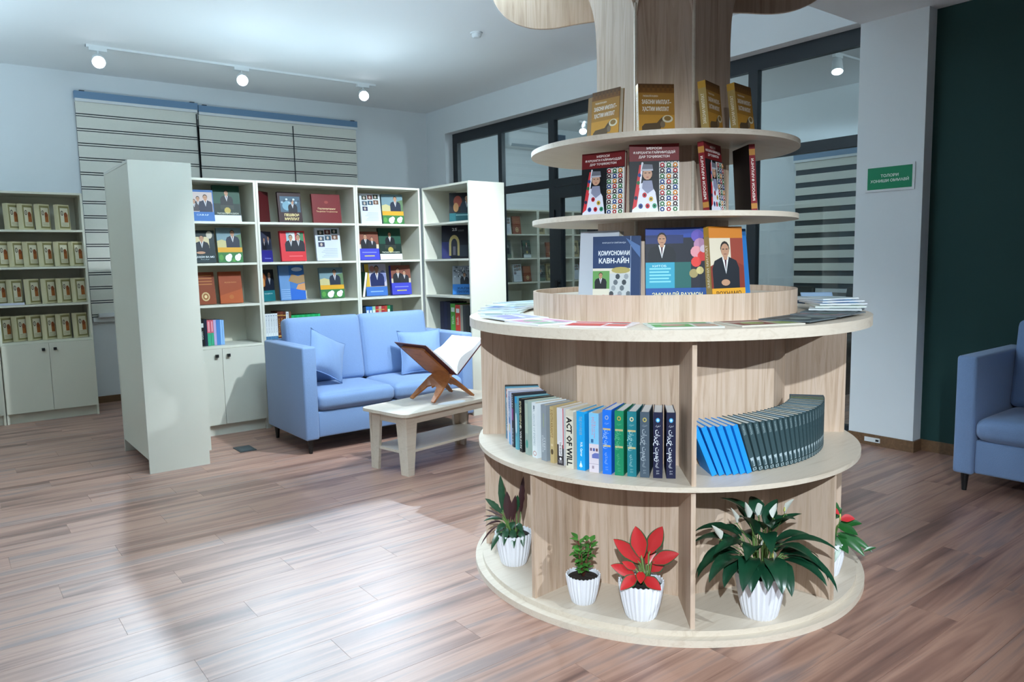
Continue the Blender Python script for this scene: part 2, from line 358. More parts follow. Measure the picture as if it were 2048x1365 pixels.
@F('heritage')
def _(p):
    p.rect(0, 0, 1, 1, '#16171b'); p.rect(0, .755, 1, 1, '#6e1a1d')
    for t, y, w in (('МЕРОСИ', .94, .3), ('ФАРҲАНГИ ҒАЙРИМОДДӢ', .88, .84), ('ДАР ТОҶИКИСТОН', .82, .62)): p.text(t, .5, y, w, .035, '#efe4e0', bold=.02)
    p.rect(.60, 0, 1, .74, '#e6e3df'); q = ['#1f3d7a', '#a31f2b', '#2f6b3f', '#c57a25', '#3a2228']
    for i in range(9):
        for j in range(3):
            x, y = .66+j*.13, .05+i*.08; c = q[(i*2+j) % 5]
            p.ell(x, y, .048, .036, c, 10); p.ell(x, y, .02, .015, '#efeae2', 8); p.rect(x-.055, y+.037, x-.03, y+.055, '#27343a'); p.rect(x+.03, y+.037, x+.055, y+.055, '#27343a')
    p.poly([(.04, 0), (.10, .25), (.20, .42), (.30, .45), (.44, .40), (.52, .30), (.58, .0)], '#dcdbe8')           # white dress
    p.poly([(.20, .70), (.27, .70), (.20, .35), (.14, .10), (.05, .05)], '#c9323a'); p.poly([(.24, .72), (.28, .70), (.22, .38), (.19, .36)], '#e9e7ef')
    for i, c in enumerate(('#27407f', '#2f6b3f', '#c9323a', '#1d2b48', '#c9323a')): p.ell(.20-.025*i, .55-.11*i, .035, .03, c, 8)
    p.ell(.36, .565, .095, .085, '#c79a80', 14); p.rect(.30, .575, .34, .585, '#2a1c18'); p.rect(.38, .575, .42, .585, '#2a1c18'); p.rect(.34, .515, .385, .524, '#a03a3c')
    p.poly([(.24, .61), (.48, .61), (.46, .70), (.27, .71)], '#6d6f7a'); p.rect(.25, .61, .47, .635, '#b9bac4'); p.ell(.26, .72, .022, .018, '#d9d9e0', 8)
    p.poly([(.27, .47), (.45, .47), (.48, .34), (.36, .28), (.25, .36)], '#8d8fa6')
    for x, y, c in ((.30, .26, '#b8202c'), (.43, .20, '#c7a23a'), (.36, .10, '#b8202c'), (.50, .10, '#2f8a63'), (.22, .10, '#27407f')): p.ell(x, y, .045, .038, c, 10); p.ell(x, y, .018, .015, '#1c1c24', 8)
@F('qomus')
def _(p):
    p.rect(0, 0, 1, 1, '#20365c'); p.text('ФАРҲАНГИ ОМӮЗАНДА', .45, .90, .5, .022, '#c9d2e0'); p.text('ҚОМУСНОМАИ', .45, .74, .66, .07, '#e6ebf2', bold=.02); p.text('КАВН-АЙН', .45, .62, .64, .08, '#e6ebf2', bold=.02)
    p.rect(0, .0, .8, .50, '#cfc9b8'); p.rect(0, .18, .36, .46, '#5f9150'); p.man(.17, .18, .26, suit='#1a1d22'); p.rect(.36, .0, .8, .42, '#b9bcbc')
    for i in range(9): p.ell(.40+.045*i, .1+.09*((i*5) % 4), .05, .045, ['#3a4046', '#8d9296', '#5f666c'][i % 3], 7)
    p.ell(.6, .47, .2, .05, '#a59758', 12); p.rect(.80, 0, .81, 1, '#8fa0bd'); p.text('ДУШАНБЕ', .4, .07, .4, .03, '#b5262d')
    p.poly([(.7, .97), (1, .84), (1, .66), (.85, .8)], '#4b6896')
@F('emomali')
def _(p):
    p.rect(0, 0, 1, 1, '#1a1c28'); p.rect(0, .86, 1, 1, '#27408f'); p.rect(0, .78, .6, .9, '#1f2b5c'); p.rect(0, 0, 1, .16, '#1f4a8c'); p.man(.26, .42, .52, suit='#12151c'); p.rect(.0, .16, .46, .52, '#2f93ae'); p.rect(.46, .16, .72, .52, '#1d5a56')
    for i in range(5): p.rect(.06, .24+.045*i, .40-.03*(i % 2), .262+.045*i, '#7cc4d4')
    p.text('КИТОБ', .22, .47, .22, .03, '#c9eaf0')
    for x, y, r, c in ((.82, .88, .10, '#5a4aa0'), (.86, .76, .10, '#a87b9a'), (.80, .66, .09, '#d08b94'), (.90, .60, .08, '#c8322f'), (.80, .52, .08, '#d03a33'), (.92, .70, .06, '#c9b3c4'), (.76, .36, .07, '#9a8a5a'), (.86, .40, .06, '#c2b277')): p.ell(x, y, r, r*.9, c, 11)
    p.text('ЭМОМАЛӢ РАҲМОН', .5, .07, .8, .055, '#d8d2a8', bold=.02)
@F('deskman')
def _(p):
    p.rect(0, 0, 1, 1, '#6d2a20'); p.rect(0, .84, 1, 1, '#c2741c'); p.rect(0, .36, .62, .84, '#d0c3ad'); p.rect(.62, .36, 1, .84, '#8e3a2a'); p.poly([(0, .14), (1, .14), (1, .45), (.8, .5), (.2, .5), (0, .45)], '#7e2f22'); p.man(.45, .14, .66, suit='#141923')
    p.ell(.42, .22, .13, .045, '#b58a6e'); p.rect(0, 0, 1, .14, '#d89a26'); p.text('РОҲНАМО', .5, .07, .75, .06, '#4a2a10', bold=.02)
def cotton(p, strip='#c9941f'):
    p.rect(0, .0, 1, 1, '#8fa3a0'); p.rect(0, .62, 1, 1, '#6d8890'); p.poly([(0, .40), (0, .62), (.2, .66), (.5, .58), (.5, .40)], '#b6ad7c'); p.poly([(.4, .4), (.5, .72), (1, .82), (1, .4)], '#57704f'); p.man(.64, .42, .52, suit='#1b2436'); p.rect(0, .29, 1, .43, strip)
    p.rect(0, 0, 1, .29, '#2f6a35')
    for x, y, r in ((.40, .12, .13), (.47, .18, .09), (.78, .13, .12), (.85, .19, .08)): p.ell(x, y, r, r*.8, '#dfe6ea', 10)
    p.ell(.12, .14, .09, .09, '#4c8a3c', 9); p.ell(.62, .06, .07, .05, '#4c8a3c', 9)
FRONT['cotton'] = cotton
@F('bluemen')
def _(p):
    p.rect(0, 0, 1, 1, '#2a5f9e'); p.rect(.06, .30, .96, .93, '#b7a8a4'); p.man(.35, .34, .46); p.man(.66, .30, .56, suit='#20263a'); p.man(.18, .32, .38, suit='#3a3236'); p.text('САФАР', .5, .2, .5, .05, '#cfe0f0')
@F('podium')
def _(p):
    p.rect(0, 0, 1, 1, '#12261f'); p.rect(0, .5, 1, 1, '#1c4636'); p.man(.5, .42, .46, suit='#0e1418'); p.rect(.25, .34, .75, .46, '#2a322c'); p.ell(.5, .31, .12, .09, '#a79446', 10); p.rect(0, 0, 1, .18, '#c9ced0'); p.text('ЭМОМАЛӢ РАҲМОН', .5, .23, .8, .05, '#c9cfc0')
@F('seated')
def _(p):
    p.rect(0, 0, 1, 1, '#152528'); p.rect(.0, .45, .75, .80, '#c2b48e'); p.ell(.78, .86, .14, .12, '#b9b2a2', 10); p.man(.42, .28, .58, suit='#161c26'); p.ell(.35, .31, .2, .04, '#b08468'); p.rect(0, 0, 1, .27, '#14282c'); p.text('ҶАҲОН ВА МО', .5, .18, .85, .06, '#dfe6e8', bold=.01); p.text('АСАР', .5, .1, .4, .03, '#9fb2b6')
@F('emblem')
def _(p):
    p.rect(0, 0, 1, 1, '#7d3a1c')
    for i in range(4): p.rect(.12, .88-.09*i, .88, .905-.09*i, '#b0713d')
    p.ell(.5, .24, .2, .14, '#c3a878'); p.ell(.5, .24, .14, .10, '#8f5b32'); p.ell(.5, .24, .07, .05, '#d8c08f')
@F('plainbrown')
def _(p):
    p.rect(0, 0, 1, 1, '#8f3f1a'); p.poly([(0, 0), (1, 0), (1, .45), (0, .25)], '#a34d20'); p.text('ҚОНУН', .5, .66, .5, .04, '#c98a4e'); p.ell(.5, .2, .1, .07, '#a85f2c')
@F('maroonplain')
def _(p): p.rect(0, 0, 1, 1, '#4c1519')
@F('peshvo')
def _(p):
    p.rect(0, 0, 1, 1, '#2a1014'); p.rect(.1, .34, .95, .86, '#3d5566'); p.ell(.4, .55, .22, .16, '#6d94a6'); p.man(.62, .34, .42, suit='#10151f')
    for i in range(8): p.ell(.18+.1*i, .66+.05*(i % 3), .05, .035, ['#8ea7b4', '#2a3c4a', '#b9c6cc'][i % 3], 7)
    p.text('ПЕШВОИ', .55, .25, .62, .085, '#d9c58c', bold=.03); p.text('МИЛЛАТ', .55, .12, .62, .085, '#d9c58c', bold=.03)
@F('maroongold')
def _(p): p.rect(0, 0, 1, 1, '#6b1c1f'); p.text('Парламентаризм', .5, .5, .62, .06, '#e0c79a', bold=.01); p.text('Таҷрибаи Тоҷикистон', .5, .40, .74, .05, '#d9b98a'); p.ell(.5, .72, .07, .05, '#8a3a34')
@F('purplephoto')
def _(p):
    p.rect(0, 0, 1, 1, '#2c2a86'); p.rect(0, .38, 1, 1, '#3a3f52'); p.man(.3, .4, .4); p.man(.7, .42, .45, suit='#242a3c'); p.rect(.2, .1, .8, .13, '#6d74c4')
@F('redmen')
def _(p):
    p.rect(0, 0, 1, 1, '#c62b33'); p.rect(.25, .32, .95, .95, '#cfd0cf'); p.rect(.25, .32, .38, .95, '#8fb0b8'); p.rect(.80, .32, .95, .95, '#3f7a55'); p.rect(.60, .32, .70, .95, '#b4363c'); p.man(.42, .32, .56); p.man(.72, .32, .58, suit='#1c1c26'); p.rect(.3, .15, .85, .18, '#e0666a')
@F('thumbs')
def _(p):
    p.rect(0, 0, 1, 1, '#c4c9d0')
    for i, (x, y) in enumerate(((.1, .78), (.38, .80), (.66, .82), (.1, .60), (.38, .62), (.66, .64), (.1, .42))): p.rect(x, y, x+.25, y+.14, ['#3a4038', '#5a2e2a', '#26382e', '#44525c', '#2f4a5a', '#6a4a3a', '#3a3a52'][i]); p.ell(x+.12, y+.07, .05, .05, '#b7a79a', 7)
    for i in range(6): p.rect(.2+.07*(i % 3), .10+.05*i, .85, .118+.05*i, '#a3abb8')
@F('tealman')
def _(p):
    p.rect(0, 0, 1, 1, '#1c1a1c'); p.rect(0, 0, 1, .34, '#1f6f77'); p.ell(.22, .68, .2, .22, '#8a4a24'); p.ell(.2, .6, .1, .14, '#c98a4a'); p.man(.66, .34, .60, suit='#1a2130'); p.text('ТОҶИКОН', .5, .24, .6, .04, '#cfe6e6')
@F('map')
def _(p):
    p.rect(0, 0, 1, 1, '#3c6fae'); p.rect(0, .0, .4, 1, '#5f86b4'); p.poly([(.35, .55), (.5, .75), (.75, .68), (1, .74), (1, .5), (.7, .46)], '#9a7a52'); p.poly([(.62, .30), (1, .26), (1, .48), (.72, .44)], '#c98f5c'); p.ell(.72, .88, .22, .06, '#c9d6e4'); p.poly([(.4, 0), (.4, .35), (.7, .3), (1, .25), (1, 0)], '#2560b8')
    for i in range(5): p.rect(.05, .06+.06*i, .38, .07+.06*i, '#9fbce0')
@F('purplemen')
def _(p):
    p.rect(0, 0, 1, 1, '#3a3fb0'); p.rect(0, .40, 1, 1, '#7a4636'); p.rect(0, .40, 1, .55, '#c2b49a'); p.man(.36, .40, .52, suit='#191a20'); p.man(.68, .40, .42, suit='#22222a'); p.rect(.15, .25, .85, .28, '#7d84d8'); p.rect(.25, .12, .75, .16, '#a9a06a')
@F('yellowman')
def _(p):
    p.rect(0, 0, 1, 1, '#c9a53a'); p.rect(.2, .30, 1, 1, '#b4aebc'); p.ell(.35, .85, .12, .1, '#b57a70'); p.ell(.85, .6, .15, .2, '#7a7fa8'); p.man(.56, .30, .66, suit='#1a2552'); p.rect(0, 0, 1, .29, '#3c6ab0'); p.rect(.2, .12, .8, .15, '#86a6d8')
@F('darkman')
def _(p):
    p.rect(0, 0, 1, 1, '#191416'); p.rect(0, 0, 1, .30, '#1d5a60'); p.ell(.32, .70, .16, .2, '#8d3a26'); p.ell(.25, .5, .1, .16, '#c28a56'); p.man(.66, .30, .62, suit='#14202e'); p.rect(.25, .22, .75, .25, '#8fb8ba')
@F('arch')
def _(p):
    p.rect(0, 0, 1, 1, '#14141f'); p.rect(0, 0, .35, .5, '#25285a'); p.rect(.62, .05, 1, .4, '#2c3440'); p.ell(.48, .45, .20, .26, '#b9a368', 16); p.rect(.28, .08, .68, .45, '#b9a368'); p.ell(.48, .42, .12, .18, '#2a2a36', 14); p.rect(.36, .08, .60, .42, '#2a2a36'); p.rect(.43, .1, .53, .36, '#6a6470'); p.text('25', .5, .88, .2, .09, '#dcdfe0', bold=.02); p.text('СОЛ', .74, .84, .2, .05, '#9aa0a8')
@F('crowd')
def _(p):
    p.rect(0, 0, 1, 1, '#2f6fb4'); p.rect(0, .36, 1, 1, '#8a8f94'); random.seed(3)
    for i in range(46): p.ell(.05+.9*random.random(), .62+.34*random.random(), .03, .03, random.choice(['#3a3e44', '#c6c8ca', '#5c6066']), 6)
    p.man(.52, .36, .40, suit='#23262c'); p.text('ХАЛҚИ', .55, .22, .7, .07, '#153a63', bold=.02); p.text('ПИЛЛА', .45, .10, .5, .07, '#153a63', bold=.02)
@F('cream')
def _(p):
    p.rect(0, 0, 1, 1, '#cfc6a0'); p.rect(.08, .06, .97, .94, '#8c8355'); p.rect(.2, .13, .88, .86, '#d9d2b8'); p.rect(.52, .30, .84, .62, '#a5602f'); p.ell(.66, .60, .14, .1, '#8c4a28'); p.ell(.36, .66, .12, .10, '#5a5348', 12); p.ell(.36, .66, .075, .06, '#d9d2b8', 10); p.ell(.36, .66, .03, .03, '#5a5348', 8)
    for i in range(3): p.rect(.26, .17+.045*i, .80, .185+.045*i, '#a39870')
@F('farcover')
def _(p): p.rect(0, 0, 1, 1, '#3d4744'); p.ell(.5, .6, .25, .2, '#7c8078'); p.man(.5, .25, .5); p.rect(0, 0, 1, .2, '#566a5a')
@F('fargold')
def _(p): p.rect(0, 0, 1, 1, '#9c8d62'); p.rect(.15, .15, .85, .85, '#5e5638'); p.ell(.5, .5, .22, .2, '#b4a67c')

# ------------------------------------------------------------------ room shell
XR, XG, YW, YC0, YC1, ZC, ZS, ZL = 5.707, 5.86, 9.30, 2.505, 3.0, 3.58, 3.22, 3.235
floor = struct(MB().box(-4.2, 10.6, -4.2, 9.6, -.12, -.013).build('floor', M_floor))
PW, PL = .19, 1.25
pm = [MB().prism([(0, 0), (L, 0), (L, PW), (0, PW)], -.012, 0, lambda u, v, h: (u+(.0006 if u < .5 else -.0006)*(1 if h == 0 else 0), v+(.0006 if v < .1 else -.0006)*(1 if h == 0 else 0), h)).mesh('plank', M_floor) for L in (PL, .62)]
y = 1.0; row = 0; npl = 0
while y < 9.28:                                  # the planks the photograph shows, row by row
    x0v = -.1 if y < 5 else .25
    xs = x0v - (row*.47) % PL; x1v = 5.7
    while xs < x1v:
        obj('plank', pm[0], floor, Matrix.Translation((xs, y, 0))); npl += 1; xs += PL
    y += PW; row += 1
rest = MB(); y = 1.0-26*PW
while y < 9.28:                                  # planks outside the view, joined
    if y < .99: rest.box(-4.2, 10.5, y+.001, y+PW-.001, -.012, 0)
    else:
        rest.box(-4.2, -.301-PL, y+.001, y+PW-.001, -.012, -.0005)
        rest.box(max(7.2, 0), 10.5, y+.001, y+PW-.001, -.012, 0)
    y += PW
ro = rest.build('plank_field', M_floor, floor); ro['kind'] = 'stuff'
under = MB().box(-1.6, 7.2, 1.0, 9.3, -.0128, -.0024); under.build('underlay', M_floor, floor)

struct(MB().box(-4.2, 10.6, 3.0, 9.6, ZC, ZC+.2).box(-4.2, XR+.2, -4.2, 3.0, ZS, ZC+.2).box(5.8, 10.6, -4.2, 3.0, ZC, ZC+.2).build('ceiling', M_ceil))
wb = MB()                                        # window wall with its opening
wx0, wx1, wz0, wz1 = 1.45, 4.48, 1.0, 3.2
wb.box(-4.2, wx0, YW, YW+.25, 0, ZC).box(wx1, 10.6, YW, YW+.25, 0, ZC).box(wx0, wx1, YW, YW+.25, 0, wz0).box(wx0, wx1, YW, YW+.25, wz1, ZC)
struct(wb.build('wall_back', M_wall))
wr = MB().box(XR, XR+.26, YC0, YC1, 0, ZC).box(XR, XR+.26, 8.82, YW, 0, ZC).box(XR, XR+.26, YC1, 8.82, ZL, ZC)
struct(wr.build('wall_right', M_wall))
struct(MB().box(5.83, 5.97, -4.2, YC0, 0, ZC).build('wall_green', M_green))
struct(MB().box(-4.2, -4.0, -4.2, 9.3, 0, ZC).build('wall_left', M_wall))
struct(MB().box(-4.0, 5.83, -4.2, -4.0, 0, ZC).build('wall_front', M_wall))
struct(MB().box(9.2, 9.4, -4.0, 9.3, 0, ZC).build('wall_hall', M_wall))
struct(MB().box(-4.0, 5.70, YW-.015, YW, 0, .075).build('baseboard_back', M_base))
struct(MB().box(XR-.015, XR, YC0-.015, YC1, 0, .085).box(XR, 5.83, YC0-.015, YC0, 0, .085).box(5.815, 5.83, -4.0, YC0-.015, 0, .085).build('baseboard_right', M_base))
w1 = struct(MB().box(wx0, wx1, YW+.10, YW+.11, wz0, wz1).build('window_1', M_night))
MB().box(wx0, wx0+.06, YW+.04, YW+.10, wz0, wz1).box(wx1-.06, wx1, YW+.04, YW+.10, wz0, wz1).box(wx0, wx1, YW+.04, YW+.10, wz0, wz0+.06).box(wx0, wx1, YW+.04, YW+.10, wz1-.06, wz1).box(2.93, 3.0, YW+.04, YW+.10, wz0, wz1).build('window_frame', M_white, w1)
MB().box(wx0-.05, wx1+.05, YW-.1, YW+.04, wz0-.04, wz0).build('window_sill', M_white, w1)

# glazed partition: frame, panes and a door
gw = struct(MB().box(XG-.03, XG+.03, 3.0, 8.82, 3.10, ZL).build('window_2', M_frame))
gp = [('jamb', 8.71, 8.82, 0, 3.10), ('mullion', 7.70, 7.775, 0, 3.10), ('mullion', 6.685, 6.79, 0, 3.10), ('mullion', 5.89, 6.02, 0, 3.10), ('mullion', 3.975, 4.07, 0, 3.10), ('jamb', 3.0, 3.05, 0, 3.10)]
for n, a, b, z0, z1 in gp: MB().box(XG-.03, XG+.03, a, b, z0, z1).build(n, M_frame, gw)
ys = [3.05, 3.975, 4.07, 5.89, 6.02, 6.685, 6.79, 7.70, 7.775, 8.71]
for a, b in zip(ys[0::2], ys[1::2]):
    MB().box(XG-.03, XG+.03, a, b, 2.335, 2.425).build('transom', M_frame, gw)
    MB().box(XG-.004, XG+.004, a, b, 2.425, 3.10).build('glass_pane', M_glass, gw)
    if (a, b) != (6.02, 6.685):
        MB().box(XG-.03, XG+.03, a, b, 0, .09).build('bottom_rail', M_frame, gw)
        MB().box(XG-.004, XG+.004, a, b, .09, 2.335).build('glass_pane', M_glass, gw)
dr = struct(MB().box(XG-.035, XG+.035, 6.58, 6.68, 0, 2.33).box(XG-.035, XG+.035, 6.025, 6.14, 0, 2.33).box(XG-.035, XG+.035, 6.14, 6.58, 2.20, 2.33).box(XG-.035, XG+.035, 6.14, 6.58, 0, .14).build('door_1', M_frame))
MB().box(XG-.004, XG+.004, 6.14, 6.58, .14, 2.20).build('door_glass', M_glass, dr)
MB().box(XG-.09, XG-.07, 6.60, 6.64, .95, 1.25).box(XG-.07, XG-.035, 6.61, 6.63, .97, 1.0).box(XG-.07, XG-.035, 6.61, 6.63, 1.2, 1.23).build('door_handle', M_black, dr)
for z in (.4, 1.95): MB().tube([(XG-.045, 6.685, z), (XG-.045, 6.685, z+.12)], .012).build('hinge', M_black, dr)

# ------------------------------------------------------------------ striped roller blinds
def blind(name, label, x0, x1, zt, zb, yy, M=None, pitch=.154, group='striped blinds', gap=.034):
    o = thing(name, label, 'blind', group, M)
    MB().box(x0, x1, yy-.075, yy-.005, zt-.075, zt).build('headrail', M_bhead, o)
    MB().box(x0+.005, x1-.005, yy-.072, yy-.01, zt-.105, zt-.075).build('valance', M_white, o)
    for q in (x0+.05, x1-.08): MB().box(q, q+.05, yy-.06, yy-.005, zt, zt+.012).build('bracket', M_black, o)
    z = zt-.105; k = 0
    wide = MB().box(x0+.006, x1-.006, -.002, .002, 0, pitch-gap).mesh('slat', M_blind); thin = MB().box(x0+.006, x1-.006, -.002, .002, 0, .014).mesh('slat', M_blind)
    while z-pitch > zb:
        obj('slat', wide, o, Matrix.Translation((0, yy-.035, z-(pitch-gap)))); 
        if gap < .05: obj('slat', thin, o, Matrix.Translation((0, yy-.030, z-pitch+.010)))
        z -= pitch; k += 1
    MB().box(x0+.006, x1-.006, yy-.016, yy-.013, z, zt-.11).build('backing_mesh', mat('blind_dark_mesh', '#3a434a', .9), o)  # dark mesh that shows in the gaps between slats
    MB().box(x0+.015, x1-.015, yy-.05, yy-.02, z-.05, z).build('bottom_bar', M_white, o)
    return o
b1 = blind('roller_blind', 'striped cream roller blind with blue headrail, left one behind the bookcases', 1.335, 2.584, 3.372, .95, YW)
b2 = blind('roller_blind', 'wide striped cream roller blind with blue headrail above the blue sofa', 2.590, 4.60, 3.355, .95, YW)
MB().tube([(2.565, YW-.06, 3.25), (2.575, YW-.06, 1.4)], .006).build('pull_chain', M_black, b1)
MB().tube([(3.72, YW-.06, 3.22), (3.73, YW-.06, 1.4)], .007).build('pull_chain', M_black, b2)

# ------------------------------------------------------------------ track lamps, smoke detector, floor box, socket, sign
def aimM(loc, aim): return Matrix.Translation(loc) @ (Vector(aim)-Vector(loc)).to_track_quat('-Z', 'Y').to_matrix().to_4x4()
def track_lamp(x, y, zc, aim, label, group, power, size=90):
    o = thing('track_spotlight', label, 'lamp', group, loc=(x, y, 0))
    MB().box(-.075, .075, -.018, .018, zc-.05, zc-.02).build('adapter', M_white, o)
    MB().tube([(0, 0, zc-.05), (0, 0, zc-.11)], .008).build('stem', M_white, o)
    h = Vector((0, 0, zc-.13)); d = (Vector(aim)-Vector((x, y, zc-.13))).normalized(); hM = aimM(h, h+d)
    b = MB().lathe([(0, .08), (.040, .08), (.050, .06), (.060, -.07), (.056, -.076), (.053, -.062), (0, -.062)], 24).build('lamp_head', M_white, o, True, 40); b.matrix_basis = hM
    l = MB().lathe([(0, -.0635), (.052, -.0635)], 24).build('lens', M_lens, o); l.matrix_basis = hM
    if power:
        p = h+Vector((x, y, 0))+d*.075; s = spot('spot_beam', p, p+d, power, size, 1.0, (.72, .87, 1.0), rad=.03)
tr = tag(MB().box(1.30, 4.30, 8.105, 8.14, ZC-.02, ZC).build('lighting_track', M_white), 'thin white lighting track on the ceiling in front of the blinds', 'track')
MB().box(1.30, 1.36, 8.10, 8.145, ZC-.024, ZC).build('end_feed', M_white, tr)
for i, (x, aim, pos) in enumerate(((1.40, (.55, 2.2, .2), 'left end'), (2.74, (1.1, 1.6, .2), 'middle'), (4.14, (1.9, 1.5, .3), 'right end'))):
    track_lamp(x, 8.122, ZC, aim, 'glowing white spotlight at the %s of the ceiling track' % pos, 'track spotlights over the blinds', 330, 72)
tag(MB().box(7.55, 9.1, 4.25, 4.285, ZC-.02, ZC).build('lighting_track', M_white), 'short lighting track seen through the tall glass pane', 'track')
track_lamp(7.66, 4.267, ZC, (6.6, 3.6, .8), 'glowing spotlight seen through the tall glass pane beside the column', 'spotlights behind the glass', 40, 70)
track_lamp(7.95, 8.45, ZC, (6.4, 6.8, 1.2), 'glowing spotlight seen through the glass next to the ceiling grille', 'spotlights behind the glass', 30, 70)
sm = thing('smoke_detector', 'small white round smoke detector on the ceiling', 'smoke detector', loc=(4.13, 5.80, ZC))
MB().lathe([(0, -.012), (.055, -.012), (.058, 0), (0, 0)], 28).build('base', M_white, sm, True, 30); MB().lathe([(0, -.045), (.03, -.045), (.042, -.035), (.045, -.012)], 28).build('sensor_cap', M_white, sm, True, 30)
fb = thing('floor_outlet', 'grey metal floor outlet plate in front of the blue sofa', 'outlet', loc=(1.90, 6.075, 0))
MB().box(-.065, .065, -.095, .095, 0, .006).build('plate', mat('grey_metal', '#4a565c', .4, .6), fb); MB().box(-.05, .05, -.075, .075, .006, .008).build('lid', mat('grey_metal2', '#56636a', .45, .5), fb)
so = thing('wall_socket', 'small white socket strip on the skirting under the column', 'socket', loc=(XR-.015, 2.80, .045))
MB().box(-.008, 0, -.06, .06, -.016, .018).build('body', M_white, so); MB().box(-.010, -.007, -.052, -.028, -.008, .008).build('jack', M_black, so)
sg = thing('door_sign', 'green room sign with white lettering on the white column', 'sign', M=Matrix.Translation((XR, 2.742, 1.955)) @ Matrix.Rotation(-pi/2, 4, 'Z'))
MB().box(-.182, .182, -.008, 0, 0, .196).build('plate', M_white, sg)
p = Print(.33, .162); p.rect(0, 0, 1, 1, '#12855a'); p.text('ТОЛОРИ', .5, .61, .40, .13, '#e4efe8', bold=.02); p.text('ХОНИШИ ОММАВӢ', .5, .38, .86, .13, '#e4efe8', bold=.02); p.build('lettering', sg, Matrix.Translation((0, -.0083, .017)))

# ------------------------------------------------------------------ bookcases
TH = .02
SH = (1.86, 1.50, 1.135)         # undersides of the shelves
TOPZ, CABZ, PLZ, DEP = 2.245, .775, .10, .42
def bookcase(label, w, doors, M, m=M_lam, shelves=SH, group='white bookcases', closed=False):
    """local: front faces -Y at y=0, x from 0 to w"""
    o = thing('bookcase', label, 'bookcase', group, M)
    for x in (0, w-TH): MB().box(x, x+TH, 0, DEP, 0, TOPZ).build('side_panel', m, o)
    MB().box(TH, w-TH, 0, DEP, TOPZ-TH, TOPZ).build('top_panel', m, o)
    MB().box(TH, w-TH, DEP-.012, DEP-.002, PLZ, TOPZ-TH).build('back_panel', M_lamd, o)
    for z in shelves: MB().box(TH, w-TH, .004, DEP-.012, z, z+TH).build('shelf', m, o)
    MB().box(TH, w-TH, .0, DEP-.012, CABZ, CABZ+TH).build('cabinet_top', m, o)
    MB().box(TH, w-TH, .03, .05, 0, PLZ).build('plinth', m, o)
    MB().box(TH, w-TH, .03, DEP-.012, PLZ, PLZ+TH).build('cabinet_floor', m, o)
    n = doors; dw = (w-2*.004)/n if closed is False else 0
    for i in range(n):
        x = .004+i*dw; d = MB().box(x+.0015, x+dw-.0015, -.018, 0, PLZ+.002, CABZ-.002).build('door', m, o)
        kx = x+dw-.05 if i % 2 == 0 else x+.05
        if n == 1: kx = x+dw-.05
        k = MB().box(kx-.013, kx+.013, -.042, -.026, CABZ-.075, CABZ-.049).box(kx-.006, kx+.006, -.026, -.018, CABZ-.068, CABZ-.056).build('knob', M_black, d)
    return o
YB = 6.711
bookcase('white bookcase unit left of the blue sofa with two doors and brown law books', .755, 2, Matrix.Translation((1.572, YB, 0)))
bookcase('widest white bookcase unit directly behind the blue sofa', .966, 2, Matrix.Translation((2.33, YB, 0)))
bookcase('white bookcase unit in the corner behind the sofa, right of the widest one', .716, 2, Matrix.Translation((3.298, YB, 0)))
bookcase('tall white bookcase end wing at left, showing only its plain back and side', .90, 2, Matrix.Translation((1.549, 5.80, 0)) @ Matrix.Rotation(pi/2, 4, 'Z'), group='white bookcases')
bookcase('white bookcase wing with brightly lit end panel beside the glass partition', .845, 2, Matrix.Translation((4.033, 6.70, 0)) @ Matrix.Rotation(-pi/2, 4, 'Z'))
bookcase('cream bookcase full of matching cream volumes at the left edge', .79, 2, Matrix.Translation((.452, 8.613, 0)), m=M_lamd, group='white bookcases')
MB_left = bookcase('cream bookcase cut off by the left edge of the photo', .79, 2, Matrix.Translation((-.345, 8.613, 0)), m=M_lamd, group='white bookcases')

ST = (1.882, 1.522, 1.157, .797)
def fb_(x, row, w, h, front, cover, label, t=.028, rz=0, yy=6.86, lean=.13, spine=None, g='books shown face out behind the sofa'):
    return book(w, h, t, cover, place((x, yy, ST[row]), rz, lean, t), label, g, front, spine)
fb_(1.900, 0, .20, .275, 'bluemen', '#2a5f9e', 'blue book with group photo, top left of the sofa bookcases')
fb_(2.125, 0, .235, .325, 'podium', '#12261f', 'dark green book with man at podium on the top left shelf', yy=6.89)
fb_(1.895, 1, .19, .285, 'seated', '#152528', 'dark book with seated man, second shelf of the left unit')
fb_(2.118, 1, .215, .31, 'cotton', '#6d8890', 'landscape and cotton flower book beside the seated man cover')
fb_(1.880, 2, .18, .285, 'emblem', '#7d3a1c', 'brown book with round gold emblem on the third shelf', rz=.12)
fb_(2.105, 2, .20, .285, 'plainbrown', '#8f3f1a', 'plain orange-brown book beside the gold emblem book')
fb_(2.442, 0, .20, .285, 'maroonplain', '#4c1519', 'maroon book turned sideways at the left of the widest unit', rz=.75, yy=6.90, lean=.05)
fb_(2.690, 0, .225, .285, 'peshvo', '#2a1014', 'dark maroon book with golden title ПЕШВОИ МИЛЛАТ')
fb_(3.055, 0, .29, .28, 'maroongold', '#6b1c1f', 'square maroon book with two lines of gold lettering')
fb_(2.448, 1, .20, .28, 'purplephoto', '#2c2a86', 'purple book with photo turned sideways on second shelf', rz=.75, yy=6.90, lean=.05)
fb_(2.700, 1, .24, .285, 'redmen', '#c62b33', 'bright red book with two men in suits', t=.035)
fb_(3.065, 1, .255, .32, 'thumbs', '#c4c9d0', 'silver book with rows of small photos above the map book shelf', yy=6.88)
fb_(2.440, 2, .20, .295, 'tealman', '#1c1a1c', 'narrow dark book with teal lower band turned sideways', rz=.6, yy=6.90, lean=.05)
fb_(2.685, 2, .245, .33, 'map', '#3c6fae', 'blue landscape book above the green volumes', yy=6.88)
